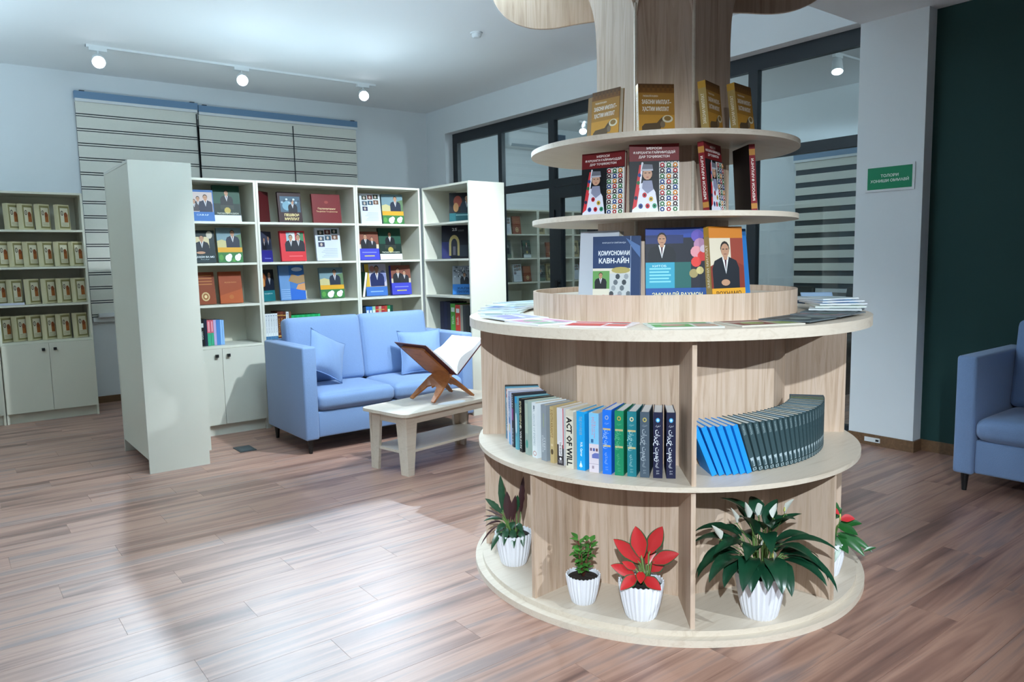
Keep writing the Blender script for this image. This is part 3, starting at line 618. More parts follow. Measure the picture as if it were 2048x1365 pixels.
fb_(3.075, 2, .245, .30, 'cotton', '#6d8890', 'cotton flower book with yellow band just above the sofa back')
fb_(3.525, 0, .225, .305, 'thumbs', '#c4c9d0', 'silver book with small photos on the top corner shelf')
fb_(3.775, 0, .235, .305, 'cotton', '#6d8890', 'cotton flower book on the top corner shelf', rz=-.08)
fb_(3.487, 1, .225, .285, 'purplemen', '#3a3fb0', 'purple and brown book with two men, second corner shelf')
fb_(3.748, 1, .255, .325, 'podium', '#12261f', 'dark green podium book on the second corner shelf', yy=6.89)
fb_(3.565, 2, .24, .325, 'yellowman', '#3c6ab0', 'blue and yellow book with waving man in blue suit', yy=6.88)
fb_(3.835, 2, .215, .305, 'purplemen', '#3a3fb0', 'purple book with two men on the lowest corner shelf', t=.05, rz=-.12)
book(.2, .25, .03, '#1f4a34', place((3.385, 6.87, ST[2]), -pi/2, -.0, .03) @ Matrix.Rotation(-.16, 4, 'X'), 'dark green book leaning at the left side of the corner unit', 'books shown face out behind the sofa')
RB = Matrix.Translation((4.033, 0, 0))
def rb_(y, row, w, h, front, cover, label, x=4.24, rz=-.75, t=.03): return book(w, h, t, cover, place((x, y, ST[row]), rz, .10, t), label, 'books on the right wing', front)
rb_(6.26, 0, .27, .29, 'darkman', '#191416', 'dark book with orange figure and teal band, right wing top shelf')
rb_(6.42, 1, .27, .335, 'arch', '#14141f', 'black book with lit arch and number 25, right wing')
rb_(6.27, 2, .235, .29, 'crowd', '#2f6fb4', 'blue book with black and white crowd photo, right wing')
# ---- spine-out rows on the lowest shelves
def spine_row(items, x, yfront, z, labels, group, dirx=1):
    for (t, h, c, sp), lab in zip(items, labels):
        w = .17; book(w, h, t, c, Matrix.Translation((x+t/2, yfront+w/2, z)) @ Matrix.Rotation(pi/2, 4, 'Z'), lab, group, None, sp); x += t+.0012
@SP('halfgreen')
def _(p): p.rect(0, 0, 1, .5, '#3aa37c'); p.rect(.25, .55, .75, .95, '#e6a0a8')
@SP('whitetext')
def _(p): p.rect(0, 0, 1, .16, '#3f6d94'); p.text('ТАЪРИХИ ХАЛҚ', .5, .58, .6, .45, '#5a6068', rot=1); p.rect(.2, .9, .8, .94, '#8a9098')
@SP('goldbars')
def _(p): p.rect(0, .85, 1, .88, '#c49a4a'); p.rect(0, .12, 1, .16, '#c49a4a'); p.text('КИТОБ', .5, .5, .5, .5, '#c49a4a', rot=1)
@SP('plainlabel')
def _(p): p.rect(.15, .70, .85, .86, '#d5dbd5'); p.text('ҶИЛД', .5, .4, .3, .4, '#dfe6df', rot=1)
spine_row([(.040, .235, '#15161a', 'plainlabel'), (.022, .235, '#1d2438', None), (.028, .225, '#d0606e', 'halfgreen'), (.024, .225, '#d0606e', 'halfgreen'), (.022, .225, '#b9a6cc', None), (.032, .225, '#4a7fc0', None), (.016, .222, '#8fb9e6', None), (.016, .22, '#86b0e0', None)], 1.80, 6.80, ST[3],
          ['thick black book, leftmost spine on the shelf beside the sofa', 'navy book second from left on the shelf beside the sofa', 'pink and green spine next to the navy book', 'pink and green spine next to the lilac book', 'lilac book among the spines beside the sofa', 'mid blue book right of the lilac spine', 'thin light blue book next to the mid blue spine', 'thin light blue book at the right end beside the sofa'], 'spine-out books beside the sofa')
spine_row([(.022, .25, '#d7dadc', 'whitetext')]*6 + [(.026, .265, '#5a2a1c', 'goldbars'), (.026, .265, '#6b3320', 'goldbars'), (.026, .262, '#53261a', 'goldbars'), (.026, .26, '#d3d6d6', 'whitetext'), (.022, .26, '#6a4a34', None)] + [(.025, .222, '#1f9a55' if i % 2 else '#22a864', 'plainlabel') for i in range(11)], 2.358, 6.80, ST[3],
          ['white volume with blue foot, %s from left above the sofa arm' % ORD[i] for i in range(6)] + ['brown and gold volume next to the white set', 'middle brown and gold volume above the sofa', 'brown and gold volume right of the middle one', 'single white volume between brown books above the sofa', 'plain brown book left of the green set'] + ['green volume, %s from left in the green set above the sofa' % ORD[i] for i in range(11)], 'volumes just above the sofa back')
spine_row([(.03, .26, '#23303a', None), (.034, .262, '#2f6fc0', 'plainlabel'), (.034, .26, '#2c66b4', 'plainlabel'), (.034, .262, '#8fbf9a', 'plainlabel'), (.034, .26, '#a8343a', 'goldbars'), (.03, .26, '#b89a86', 'goldbars'), (.034, .26, '#a33038', 'goldbars'), (.03, .262, '#b0402f', None), (.034, .262, '#2f8a4c', 'plainlabel'), (.03, .262, '#1f4438', None)], 3.372, 6.80, ST[3],
          ['dark slate book at the left of the corner unit lowest shelf', 'bright blue book second in the corner row', 'blue book left of the pale green one', 'pale green book in the corner row', 'red book right of the pale green one', 'tan book between red spines in the corner row', 'dark red book right of the tan one', 'orange-red book left of the green one in the corner', 'green book near the end of the corner row', 'dark green book ending the corner row'], 'spine-out books in the corner')
yy = 6.52
for (t, h, c), lab in zip([(.07, .29, '#171d3c'), (.06, .29, '#1a2144'), (.06, .288, '#161c38'), (.085, .275, '#4c9a3c'), (.085, .265, '#cc3c34'), (.045, .265, '#8f8a7e'), (.05, .255, '#3a3d40'), (.06, .26, '#2e3234')],
        ['navy book at the left on the right wing lowest shelf', 'navy book in the middle of three on the right wing', 'navy book touching the green one on the right wing', 'green book on the right wing lowest shelf', 'red book on the right wing lowest shelf', 'grey-beige book right of the red one on the wing', 'charcoal book next to the grey-beige one on the wing', 'charcoal book at the right end of the wing shelf']):
    book(.2, h, t, c, Matrix.Translation((4.20, yy-t/2, ST[3])), lab, 'spine-out books on the right wing', None, 'plainlabel' if t > .08 else None); yy -= t+.002
# ---- cream volumes in the left bookcase
rows = [(0, [.63, .745, .885, 1.055], .25), (1, [.52, .640, .760, .885, 1.02, 1.155], .245), (2, [.475, .60, .745, .885, 1.015, 1.15], .245), (3, [.49, .615, .735, .86, .985, 1.135], .25)]
for r, xs, h in rows:
    for i, x in enumerate(xs):
        pos = 'shelf %s' % ('first second third fourth'.split()[r])
        book(.125, h, .055, '#cfc6a0', place((x, 8.74, ST[r]), radians(38 if i < len(xs)-1 else 30), .03, .055), 'cream framed volume, %s shelf, %s from the right at left edge' % (ORD[r], ORD[len(xs)-1-i]), 'matching cream volumes', 'cream', None, '#e0dac0')
tag(MB().box(.48, .68, 8.62, 8.72, ST[2], ST[2]+.02).build('paper_stack', ink('#c9cdd8', .7)), 'small stack of white paper on the left cream bookcase shelf', 'paper')

# ------------------------------------------------------------------ sofas and cushions
def sofa(label, M, W=1.60, D=.84):
    o = thing('sofa', label, 'sofa', 'blue two-seat sofas', M); h = W/2; A = .115
    rbox('base', -h+A, h-A, -D/2+.02, D/2-.06, .125, .335, .015, M_fab, o)
    for s in (-1, 1):
        rbox('arm', min(s*h, s*(h-A)), max(s*h, s*(h-A)), -D/2, D/2, .115, .855, .018, M_fab, o)
        x0, x1 = (-h+A+.004, -.004) if s < 0 else (.004, h-A-.004)
        cush('seat_cushion', x0, x1, -D/2-.004, D/2-.22, .335, .475, .05, M_fab, o, .018)
        b = cush('back_cushion', x0, x1, -.08, .08, 0, .57, .04, M_fab, o, .022); b.matrix_basis = Matrix.Translation((0, D/2-.235, .47)) @ Matrix.Rotation(-.16, 4, 'X')
        for yy in (-D/2+.055, D/2-.06): MB().lathe([(0, 0), (.014, 0), (.024, .116), (0, .116)], 12, (s*(h-.055), yy)).build('leg', M_black, o, True, 40)
    rbox('back_frame', -h+A, h-A, D/2-.07, D/2, .115, .86, .015, M_fab, o)
    return o
sofa('light blue two-seat sofa in front of the bookcases', Matrix.Translation((3.0, 5.93, 0)))
sofa('blue sofa in shadow against the dark green wall', Matrix.Translation((5.395, 1.10, 0)) @ Matrix.Rotation(-pi/2, 4, 'Z'), 1.68)
def pillow(label, M, s=.2, T=.075):
    n = 14; mb = MB(); idx = {}
    for side in (1, -1):
        for i in range(n+1):
            for j in range(n+1):
                u, v = 2*i/n-1, 2*j/n-1; e = (1-abs(u)**2.4)*(1-abs(v)**2.4)
                x = s*u*(1-.10*(1-v*v)); z = s*v*(1-.10*(1-u*u))
                mb.v.append((x, side*T*max(e, 0)**.55 + .004*sin(9*u+5*v)*e, z)); 
    k = (n+1)**2
    for sd in (0, 1):
        for i in range(n):
            for j in range(n):
                a = sd*k+i*(n+1)+j; q = (a, a+n+1, a+n+2, a+1); mb.f.append(q if sd else q[::-1]); mb.m.append(0)
    o = thing('throw_cushion', label, 'cushion', 'blue throw cushions', M); mb.build('cushion_body', M_fab, o, True)
    pts = []
    for i in range(n): pts.append((2*i/n-1, -1))
    for i in range(n): pts.append((1, 2*i/n-1))
    for i in range(n): pts.append((1-2*i/n, 1))
    for i in range(n+1): pts.append((-1, 1-2*i/n))
    MB().tube([(s*u*(1-.10*(1-v*v)), 0, s*v*(1-.10*(1-u*u))) for u, v in pts], .006, 6).build('piping', M_pipe, o, True)
    return o
pillow('light blue throw cushion leaning on the left sofa arm', Matrix.Translation((2.535, 5.82, .735)) @ Matrix.Rotation(.38, 4, 'Z') @ Matrix.Rotation(-.36, 4, 'X') @ Matrix.Rotation(.50, 4, 'Y'), .185)
pillow('light blue throw cushion behind the open book on the stand', Matrix.Translation((3.44, 5.82, .69)) @ Matrix.Rotation(-.25, 4, 'Z') @ Matrix.Rotation(-.32, 4, 'X'), .20)
pillow('dark throw cushion on the shadowed sofa at the right edge', Matrix.Translation((5.42, .95, .69)) @ Matrix.Rotation(-pi/2, 4, 'Z') @ Matrix.Rotation(-.3, 4, 'X'), .20)

# ------------------------------------------------------------------ coffee table with the book stand
TA = radians(11); TM = Matrix.Translation((2.47, 4.425, 0)) @ Matrix.Rotation(TA, 4, 'Z'); TL, TW, TZ = 1.02, .50, .452
tb = thing('coffee_table', 'low light oak coffee table in front of the blue sofa', 'table', None, TM)
r = .06; out = []
for cx, cy, a0 in ((TL-r, r, -90), (TL-r, TW-r, 0), (r, TW-r, 90), (r, r, 180)): out += [(cx+r*cos(radians(a0+18*i)), cy+r*sin(radians(a0+18*i))) for i in range(6)]
MB().prism(out, TZ-.022, TZ).build('tabletop', M_oaktab, tb)
for sx in (0, 1):
    for sy in (0, 1):
        mb = MB(); x = .055 if sx == 0 else TL-.055; yv = .045 if sy == 0 else TW-.045; dx = 1 if sx == 0 else -1; dy = 1 if sy == 0 else -1
        mb.prism([(0, 0), (.055, 0), (.10, TZ-.022), (-.005, TZ-.022)], 0, .022, lambda u, v, h: (x+dx*u, yv+dy*h, v) if dx*dy < 0 else (x+dx*u, yv+dy*h, v))
        mb.prism([(0, 0), (.055, 0), (.10, TZ-.022), (-.005, TZ-.022)], 0, .022, lambda u, v, h: (x+dx*h, yv+dy*(.022+u), v))
        mb.build('leg', M_oaktab, tb)
MB().box(.14, TL-.14, .05, .07, TZ-.085, TZ-.022).box(.14, TL-.14, TW-.07, TW-.05, TZ-.085, TZ-.022).box(.06, .08, .14, TW-.14, TZ-.085, TZ-.022).box(TL-.08, TL-.06, .14, TW-.14, TZ-.085, TZ-.022).build('apron', M_oaktab, tb)
MB().box(.06, TL-.06, .07, TW-.07, .155, .173).build('lower_shelf', M_oaktab, tb)
# folding X-shaped stand (axis along local y)
RM = Matrix.Translation((2.995, 4.77, TZ)) @ Matrix.Rotation(radians(6), 4, 'Z')
rh = thing('book_stand', 'carved wooden folding book stand on the coffee table', 'book stand', None, RM)
AX = .195                                         # height of the crossing above the table
def board(sgn):
    # outline in (u: along the board, v: across); u = 0 at the crossing
    hw = .145
    o = [(.35, -hw*.85), (.35, hw*.85), (.335, hw), (.33, hw*.92), (.05, hw*.92), (0, hw*.70), (-.05, hw*.85), (-.17, hw*.98), (-.262, hw*1.02), (-.262, hw*.78), (-.20, hw*.62), (-.13, hw*.40), (-.115, hw*.12), (-.135, 0)]
    o = o + [(u, -v) for u, v in o[::-1][1:]][:-1]
    a = radians(41)
    def fn(u, v, h):
        bend = 0
        x = sgn*(u*cos(a)) ; z = AX+u*sin(a)
        return (x - sgn*h*sin(a), v, z + h*cos(a))
    lo = min(fn(-.262, 0, 0)[2], fn(-.262, 0, -.014)[2]); dz = -lo
    mb = MB(); n = len(o); cpts = [fn(u, v, 0) for u, v in o] + [fn(u, v, -.014) for u, v in o]
    mb.v = [(x, yv, max(z, .0)) for x, yv, z in cpts]
    bm = bmesh.new(); top = [bm.verts.new(p) for p in mb.v[:n]]; bot = [bm.verts.new(p) for p in mb.v[n:]]
    f1 = bm.faces.new(top); f2 = bm.faces.new(bot[::-1])
    for i in range(n): bm.faces.new((top[i], top[(i+1) % n], bot[(i+1) % n], bot[i]))
    bm.normal_update(); bmesh.ops.triangulate(bm, faces=[f1, f2]); bmesh.ops.recalc_face_normals(bm, faces=bm.faces[:])
    me = bpy.data.meshes.new('board'); bm.to_mesh(me); bm.free(); me.materials.append(M_rehal); return obj('board', me, rh)
board(-1); board(1)
MB().tube([(0, -.10, AX-.005), (0, .10, AX-.005)], .014, 10).build('hinge_pin', M_rehal, rh)
ob = thing('open_book', 'large open book with white pages on the wooden stand', 'book', None, RM)
a = radians(41); BW, BD = .385, .19
for sgn in (-1, 1):
    mb = MB(); M2 = Matrix.Translation((0, 0, AX)) @ Matrix.Rotation(-a if sgn > 0 else a, 4, 'Y')
    x0, x1 = (0.012, BW) if sgn > 0 else (-BW, -.012); mb.box(x0, x1, -BD, BD, .002, .007, M=M2); mb.build('cover', ink('#4a1a20'), ob)
    pg = MB(); n = 10; pr_ = []
    for i in range(n+1):
        s_ = i/n; th = (.050 if sgn > 0 else .016)*min(1, (s_*4)**.6)*(1-.55*s_) + (.025*sin(pi*min(1, s_*1.6)) if sgn > 0 else .006*sin(pi*s_)); pr_.append((.014+s_*(BW-.03), .007+th))
    pts = [(.014, .0072)]+[(BW-.016, .0072)]+pr_[::-1]
    pg.prism(pts, -BD+.008, BD-.008, lambda u, v, h: tuple(M2 @ Vector((sgn*u, h, v)))); pg.build('page_block', mat('bright_paper', '#eeeeee', .7), ob, True, 40)
tag(MB().add([(.02*cos(i*pi/8)*3+2.97+.06*cos(i*pi/8), 4.60+.05*sin(i*pi/8), TZ+.0008) for i in range(16)], [tuple(range(16))]).build('doily', mat('doily_white', '#dfe2e6', .7)), 'small white lace doily on the coffee table', 'doily')

# ------------------------------------------------------------------ the round tree-shaped bookcase
C = Vector((2.815, 2.447)); 
def PA(phi): return radians(phi-139)
def PP(r, phi, z=0): return (C.x+r*cos(PA(phi)), C.y+r*sin(PA(phi)), z)
tree = thing('tree_bookcase', 'large round oak bookcase shaped like a tree with curved shelves', 'bookcase')
MB().disc(C, .94, 0, .028, 128).build('base_plate', M_oakh, tree)
MB().disc(C, .905, .028, .05, 128).build('base_disc', M_oakh, tree)
MB().disc(C, .91, .605, .625, 128).build('round_shelf', M_oakh, tree)
MB().disc(C, .94, 1.187, 1.23, 128).build('countertop', M_oakh, tree)
MB().lathe([(.614, 1.23), (.626, 1.23), (.626, 1.343), (.614, 1.343)], 128, C, close=True).build('display_ring', M_oakv, tree, True, 30)
MB().disc(C, .612, 1.232, 1.315, 96).build('display_platform', M_oakh, tree)
MB().disc(C, .625, 1.660, 1.682, 128).build('round_shelf', M_oakh, tree)
MB().disc(C, .625, 1.984, 2.006, 128).build('round_shelf', M_oakh, tree)
def radial(phi, r0, r1, z0, z1, t=.018):
    M = Matrix.Translation((C.x, C.y, 0)) @ Matrix.Rotation(PA(phi), 4, 'Z'); return MB().box(r0, r1, -t/2, t/2, z0, z1, M=M).build('divider', M_oakv, tree)
DV = [8+45*k for k in range(8)]
for k, ph in enumerate(DV):
    radial(ph, .60, .888, .05, .605)
    if k % 2 == 0: radial(ph, .60, .893, .625, 1.187)
for z0, z1 in ((.05, .605), (.625, 1.187)):
    for k in range(8):
        p0, p1 = Vector(PP(.605, DV[k])[:2]), Vector(PP(.605, DV[(k+1) % 8])[:2]); d = (p1-p0).normalized(); nrm = Vector((d.y, -d.x)); q = [p0, p1, p1-nrm*.016, p0-nrm*.016]
        MB().prism([tuple(v) for v in q][::-1], z0, z1).build('back_panel', M_oakv, tree)
TV = [-65+45*k for k in range(8)]; TR = .325; AP = TR*cos(radians(22.5)); HS = TR*sin(radians(22.5))
leafL = [(HS, 1.23), (HS, 2.50), (HS+.008, 2.58), (HS+.03, 2.65), (HS+.07, 2.695), (HS+.13, 2.712), (.40, 2.705), (.55, 2.69), (.66, 2.70), (.76, 2.74), (.83, 2.81), (.865, 2.90), (.87, 3.05), (.86, 3.215)]
flare = [(HS, 1.23), (HS, 2.45), (HS+.006, 2.54), (HS+.022, 2.62), (HS+.055, 2.70), (HS+.11, 2.775), (HS+.2, 2.85), (HS+.28, 2.95), (HS+.33, 3.08), (HS+.34, 3.215)]
plainp = [(HS, 1.23), (HS, 2.8), (HS+.03, 2.95), (HS+.08, 3.08), (HS+.12, 3.215)]
def smooth(pts, n=4):
    out = []
    for i in range(len(pts)-1):
        p0, p1, p2, p3 = pts[max(i-1, 0)], pts[i], pts[i+1], pts[min(i+2, len(pts)-1)]
        for j in range(n if i else 1):
            t = j/n; out.append(tuple(.5*(2*b+(c-a)*t+(2*a-5*b+4*c-d)*t*t+(3*b-a-3*c+d)*t**3) for a, b, c, d in zip(p0, p1, p2, p3)))
    return out+[pts[-1]]
leafL, flare = leafL[:1]+smooth(leafL[1:]), flare[:1]+smooth(flare[1:])
for k in range(8):
    ph = -42.5+45*k; prof = leafL if k in (1, 5) else flare if k in (0, 2) else plainp
    outl = prof + [(-u, v) for u, v in prof[::-1]]; A = PA(ph); dn = Vector((cos(A), sin(A))); dt = Vector((-sin(A), cos(A)))
    def fn(u, v, h): q = C + dn*(AP+h) + dt*u; return (q.x, q.y, v)
    bm = bmesh.new(); t_ = [bm.verts.new(fn(u, v, 0)) for u, v in outl]; b_ = [bm.verts.new(fn(u, v, -.018)) for u, v in outl]; n = len(outl)
    f1 = bm.faces.new(t_); f2 = bm.faces.new(b_[::-1])
    for i in range(n): bm.faces.new((t_[i], b_[i], b_[(i+1) % n], t_[(i+1) % n]))
    bm.normal_update(); bmesh.ops.triangulate(bm, faces=[f1, f2]); bmesh.ops.recalc_face_normals(bm, faces=bm.faces[:])
    me = bpy.data.meshes.new('trunk_panel'); bm.to_mesh(me); bm.free(); me.materials.append(M_oakv); obj('trunk_panel', me, tree)
for k in (1, 2):                                  # light edge strips over the front joints of the trunk
    x, y, _ = PP(TR-.001, TV[k]); MB().tube([(x, y, 1.23), (x, y, 2.60)], .0075, 8).build('edge_strip', M_oakh, tree)

# ---- books on the tree
@SP('goldspine')
def _(p): p.rect(0, .86, 1, 1, '#b88a2e'); p.rect(0, 0, 1, .86, '#a58a52'); p.text('ЗАБОНИ МИЛЛАТ', .5, .45, .6, .4, '#f0ead8', rot=-1)
@SP('redspine')
def _(p): p.rect(0, 0, 1, 1, '#7a1c22'); p.rect(0, .84, 1, .93, '#b07a3a'); p.rect(0, .05, 1, .13, '#b07a3a'); p.text('МЕРОСИ ФАРҲАНГИ', .5, .48, .62, .42, '#eadfd8', rot=-1, bold=.02)
def tree_book(phi, r, z, face, w, h, t, cover, front, spine, label, group, lean=.07):
    x, y, _ = PP(r, phi); return book(w, h, t, cover, place((x, y, z), PA(face)+pi/2, lean, t), label, group, front, spine)
G1 = 'gold books on the upper tree shelf'; z = 2.006
tree_book(-28, .475, z, -38, .158, .205, .028, '#8a6428', 'gold', 'goldspine', 'gold book facing front at the left of the upper round shelf', G1)
tree_book(-36, .44, z, -46, .15, .20, .024, '#7c5a26', None, 'goldspine', 'gold book almost hidden behind the leftmost gold one', G1)
tree_book(-3.4, .47, z, 20, .155, .205, .032, '#a8802f', 'gold', 'goldspine', 'gold book nearest the camera on the upper round shelf', G1)
tree_book(24.6, .47, z, 64, .15, .205, .034, '#b08a34', 'gold', 'goldspine', 'gold book seen by its spine right of the trunk centre', G1, .10)
tree_book(43, .48, z, 58, .15, .205, .034, '#b08a34', 'gold', 'goldspine', 'gold book at the right of the upper round shelf', G1, .12)
G2 = 'red and black books on the middle tree shelf'; z = 1.682
tree_book(-31, .475, z, -22, .205, .272, .022, '#5c1518', 'heritage', 'redspine', 'red book with embroidered dress woman, left on the middle shelf', G2, .06)
tree_book(-3.6, .485, z, 6, .205, .285, .024, '#5c1518', 'heritage', 'redspine', 'red book with embroidered dress woman, nearest on the middle shelf', G2, .05)
tree_book(26.5, .475, z, 66, .20, .285, .026, '#5c1518', 'heritage', 'redspine', 'red book seen by its spine beside the trunk on middle shelf', G2, .10)
o = tree_book(54, .44, z, 104, .20, .285, .026, '#1a1416', 'heritage', 'redspine', 'dark red book turned away at the right of the middle shelf', G2, .06)
G3 = 'books inside the display ring'; z = 1.315
tree_book(-22, .50, z, -8, .205, .275, .026, '#20365c', 'qomus', None, 'navy dictionary with white title inside the display ring', G3, .07)
tree_book(-35, .455, z, -22, .19, .30, .045, '#b9bec6', None, None, 'thick pale grey book left of the navy dictionary', G3, .10)
tree_book(8.3, .45, z, 6, .265, .305, .03, '#1d2f60', 'emomali', None, 'wide dark blue book with man and flowers in the ring', G3, .07)
tree_book(33, .485, z, 38, .185, .305, .035, '#8a4a24', 'deskman', 'goldspine', 'orange-brown book with man at desk in the ring', G3, .10)
tree_book(46, .445, z, 52, .17, .30, .025, '#2f72b4', None, None, 'blue book at the right end of the display ring row', G3, .10)

# ---- left bay of the middle shelf
@SP('black1')
def _(p): p.rect(0, 0, 1, .3, '#b9a23a'); p.text('THOMAS', .5, .68, .4, .6, '#cfd4da', rot=1)
@SP('sea')
def _(p): p.rect(0, 0, 1, .35, '#3f8fa0'); p.ell(.5, .75, .4, .12, '#8fc6de'); p.rect(.2, .1, .8, .2, '#2f4a5a'); p.text('OCEAN', .5, .5, .4, .5, '#c9dfe8', rot=1)
@SP('redtop')
def _(p): p.rect(.1, .84, .9, 1, '#b0252e'); p.ell(.5, .93, .25, .035, '#e8dada'); p.text('CONNERY', .5, .5, .5, .75, '#2a2f55', rot=1, bold=.02); p.rect(.2, .04, .8, .2, '#6d7aa8')
@SP('bluewave')
def _(p): p.rect(0, .4, 1, .9, '#6a8ec0'); p.ell(.5, .6, .4, .1, '#a9c2e0'); p.rect(.1, .26, .9, .38, '#d3cfae'); p.rect(0, 0, 1, .22, '#6fb0dc'); p.text('MEMORY', .5, .7, .36, .5, '#eef2fa', rot=1)
@SP('darkpic')
def _(p): p.rect(0, .5, 1, .72, '#8a4a86'); p.text('HALEY', .5, .85, .24, .6, '#d9dde0', rot=1); p.text('BETTE', .5, .2, .3, .5, '#b9d0da', rot=1)
@SP('cyan')
def _(p): p.rect(0, .88, 1, 1, '#1f9ad0'); p.ell(.5, .5, .4, .2, '#cfe2e6'); p.rect(0, 0, 1, .25, '#5fb2c0')
@SP('verging')
def _(p): p.text('EVERGING', .5, .70, .5, .65, '#cfc9a0', rot=1, bold=.02); p.text('D. WILSON', .5, .28, .42, .5, '#eef0ee', rot=1, bold=.02)
@SP('palegreen')
def _(p): p.ell(.5, .2, .35, .08, '#4f9a8c'); p.rect(.15, .4, .85, .95, '#b4c4b4')
@SP('whitebk')
def _(p): p.ell(.5, .08, .36, .045, '#c08d86'); p.ell(.5, .08, .25, .03, '#e6eaec'); p.text('A. CHOICE OF ENEMIES', .45, .55, .66, .4, '#8fa4ac', rot=1); p.rect(.3, .88, .6, .95, '#7d8c94')
@SP('silver')
def _(p): p.text('DANIELLE', .3, .3, .3, .3, '#d6dade', rot=1); p.text('STEEL', .65, .3, .25, .35, '#d6dade', rot=1); p.rect(.4, .6, .6, .85, '#96a08c')
@SP('tan')
def _(p): p.text('JUDITH KRANTZ', .5, .70, .5, .7, '#8a6a3a', rot=1, bold=.01); p.ell(.5, .2, .35, .05, '#5a4a34'); p.rect(.2, .3, .8, .34, '#d9c49a')
@SP('ragtime')
def _(p): p.rect(0, 0, 1, .36, '#3a3438'); p.rect(.88, .30, 1, 1, '#cc4a54'); p.rect(.25, .16, .75, .42, '#e6e2e4'); p.text('THE RIGHT', .5, .29, .24, .3, '#3a3438', rot=1, bold=.02); p.ell(.5, .11, .16, .022, '#f0eef0'); p.text('PENGUIN', .5, .06, .05, .6, '#d0ccd0', rot=1)
@SP('act')
def _(p): p.rect(0, 0, 1, 1, '#d9d3c2'); p.text('ACT OF WILL', .5, .46, .84, .72, '#16161a', rot=1, bold=.035); p.rect(0, .9, 1, 1, '#cfc7b4')
@SP('skyblue')
def _(p): p.text('THE FOUNDER', .5, .76, .32, .38, '#8fa3a8', rot=1); p.text('H.R. Carver', .6, .36, .24, .3, '#eaf6fb', rot=1, bold=.02); p.poly([(.3, .06), (.7, .06), (.62, .11), (.5, .14), (.38, .11)], '#dff2fa'); p.rect(.47, .04, .53, .16, '#dff2fa')
@SP('resort')
def _(p): p.rect(0, 0, 1, .48, '#d9cdd6'); p.rect(0, .48, 1, 1, '#7fc0e4'); p.text('Medicine', .4, .78, .3, .3, '#c48aa8', rot=1); p.text('Show', .6, .72, .3, .24, '#c48aa8', rot=1); p.rect(.2, .50, .45, .56, '#3a6a9a'); p.rect(.1, .36, .3, .41, '#6a5a7a'); p.rect(.4, .36, .6, .41, '#4a5a9a'); p.rect(.7, .36, .9, .41, '#6a4a52'); p.poly([(.3, .24), (.3, .30), (.6, .33), (1, .33), (1, .24)], '#6a74b4'); p.rect(0, .14, 1, .145, '#8a7a94'); p.rect(.3, .06, .5, .11, '#9a8a9a')
def persian(name, disc, bars, ttl, base):
    def f(p):
        p.ell(.5, .885, .22, .035, disc); p.ell(.5, .885, .12, .02, base)
        if bars:
            for yy in (.69, .43): p.rect(.06, yy, .94, yy+.03, '#b9a878')
        p.text('کشف', .5, .80, .5, .03, ttl); p.text('تاریخ تمدن', .5, .55 if bars else .50, .30 if bars else .48, .5, ttl, rot=1, bold=.01); p.text('ویکتوریا', .5, .25, .18, .32, ttl, rot=1)
        p.text('۱۳۸۹', .5, .11, .3, .025, ttl); p.text('2010', .5, .075, .3, .022, ttl)
    SPINE[name] = f
persian('pb', '#8fa3c8', True, '#9fc0ee', '#2a6fd0'); persian('pg', '#b39a4a', True, '#5fae86', '#17724e'); persian('pt', '#d6c8a0', True, '#9fc6c4', '#1f6a72'); persian('py', '#c0b060', False, '#a9b4bc', '#44525e'); persian('pn', '#4aa8e0', False, '#e8ecf4', '#bfe4fa')
LB = [(-78.5, .026, '#15181c', 'black1', 'black and yellow spine at the far left of the curved row'), (-74.6, .028, '#4f94b0', 'sea', 'blue ocean spine second in the curved row'), (-70.2, .036, '#d9d3d4', 'redtop', 'white spine with red top in the curved row'), (-65.4, .034, '#aeb8d4', 'bluewave', 'pale blue and cream spine in the curved row'),
      (-61.2, .024, '#2f3038', 'darkpic', 'dark spine with purple picture in the curved row'), (-57.6, .026, '#5f9fb0', 'cyan', 'cyan spine left of the black lettered one'), (-53.8, .028, '#16181a', 'verging', 'black spine with cream lettering in the curved row'), (-49.5, .030, '#9fb0a8', 'palegreen', 'pale grey-green spine in the curved row'),
      (-44.8, .036, '#dfe5e8', 'whitebk', 'white spine with small round mark at its foot'), (-40.0, .034, '#8f979f', 'silver', 'silver grey spine in the curved row'), (-36.2, .022, '#bfa878', 'tan', 'narrow tan spine left of the white and black one'), (-32.6, .036, '#d6d4d8', 'ragtime', 'white, red and black spine left of the ACT OF WILL book'),
      (-28.2, .038, '#d9d3c2', 'act', 'cream spine with black ACT OF WILL lettering'), (-24.2, .038, '#1f9fe0', 'skyblue', 'bright sky blue spine right of the ACT OF WILL book'), (-19.8, .043, '#a9c9e0', 'resort', 'pastel illustrated spine left of the royal blue volume'),
      (-15.6, .036, '#1f6fdc', 'pb', 'royal blue volume with gold bands on the curved shelf'), (-11.9, .036, '#17805a', 'pg', 'green volume with gold bands on the curved shelf'), (-8.2, .036, '#1c7580', 'pt', 'teal volume with gold bands on the curved shelf'), (-4.5, .036, '#4a5866', 'py', 'slate grey volume with yellow disc on the curved shelf'),
      (-.8, .036, '#191c3c', 'pn', 'navy volume with blue disc next to the slate grey one'), (2.9, .036, '#191c3c', 'pn', 'navy volume with blue disc nearest the centre divider')]
for ph, t, c, sp, lab in LB:
    rs = .775 if ph < -30 else .79; h = .247 if ph < -17.5 else .265; w = .165; x, y, _ = PP(rs-w/2, ph)
    if ph < -60: h = .255
    book(w, h, t, c, Matrix.Translation((x, y, .625)) @ Matrix.Rotation(PA(ph)-pi, 4, 'Z'), lab, 'books in the left bay of the curved shelf', None, sp, '#cfc3ac' if ph < -17.5 else '#e6e6e6', ph > -17.5)
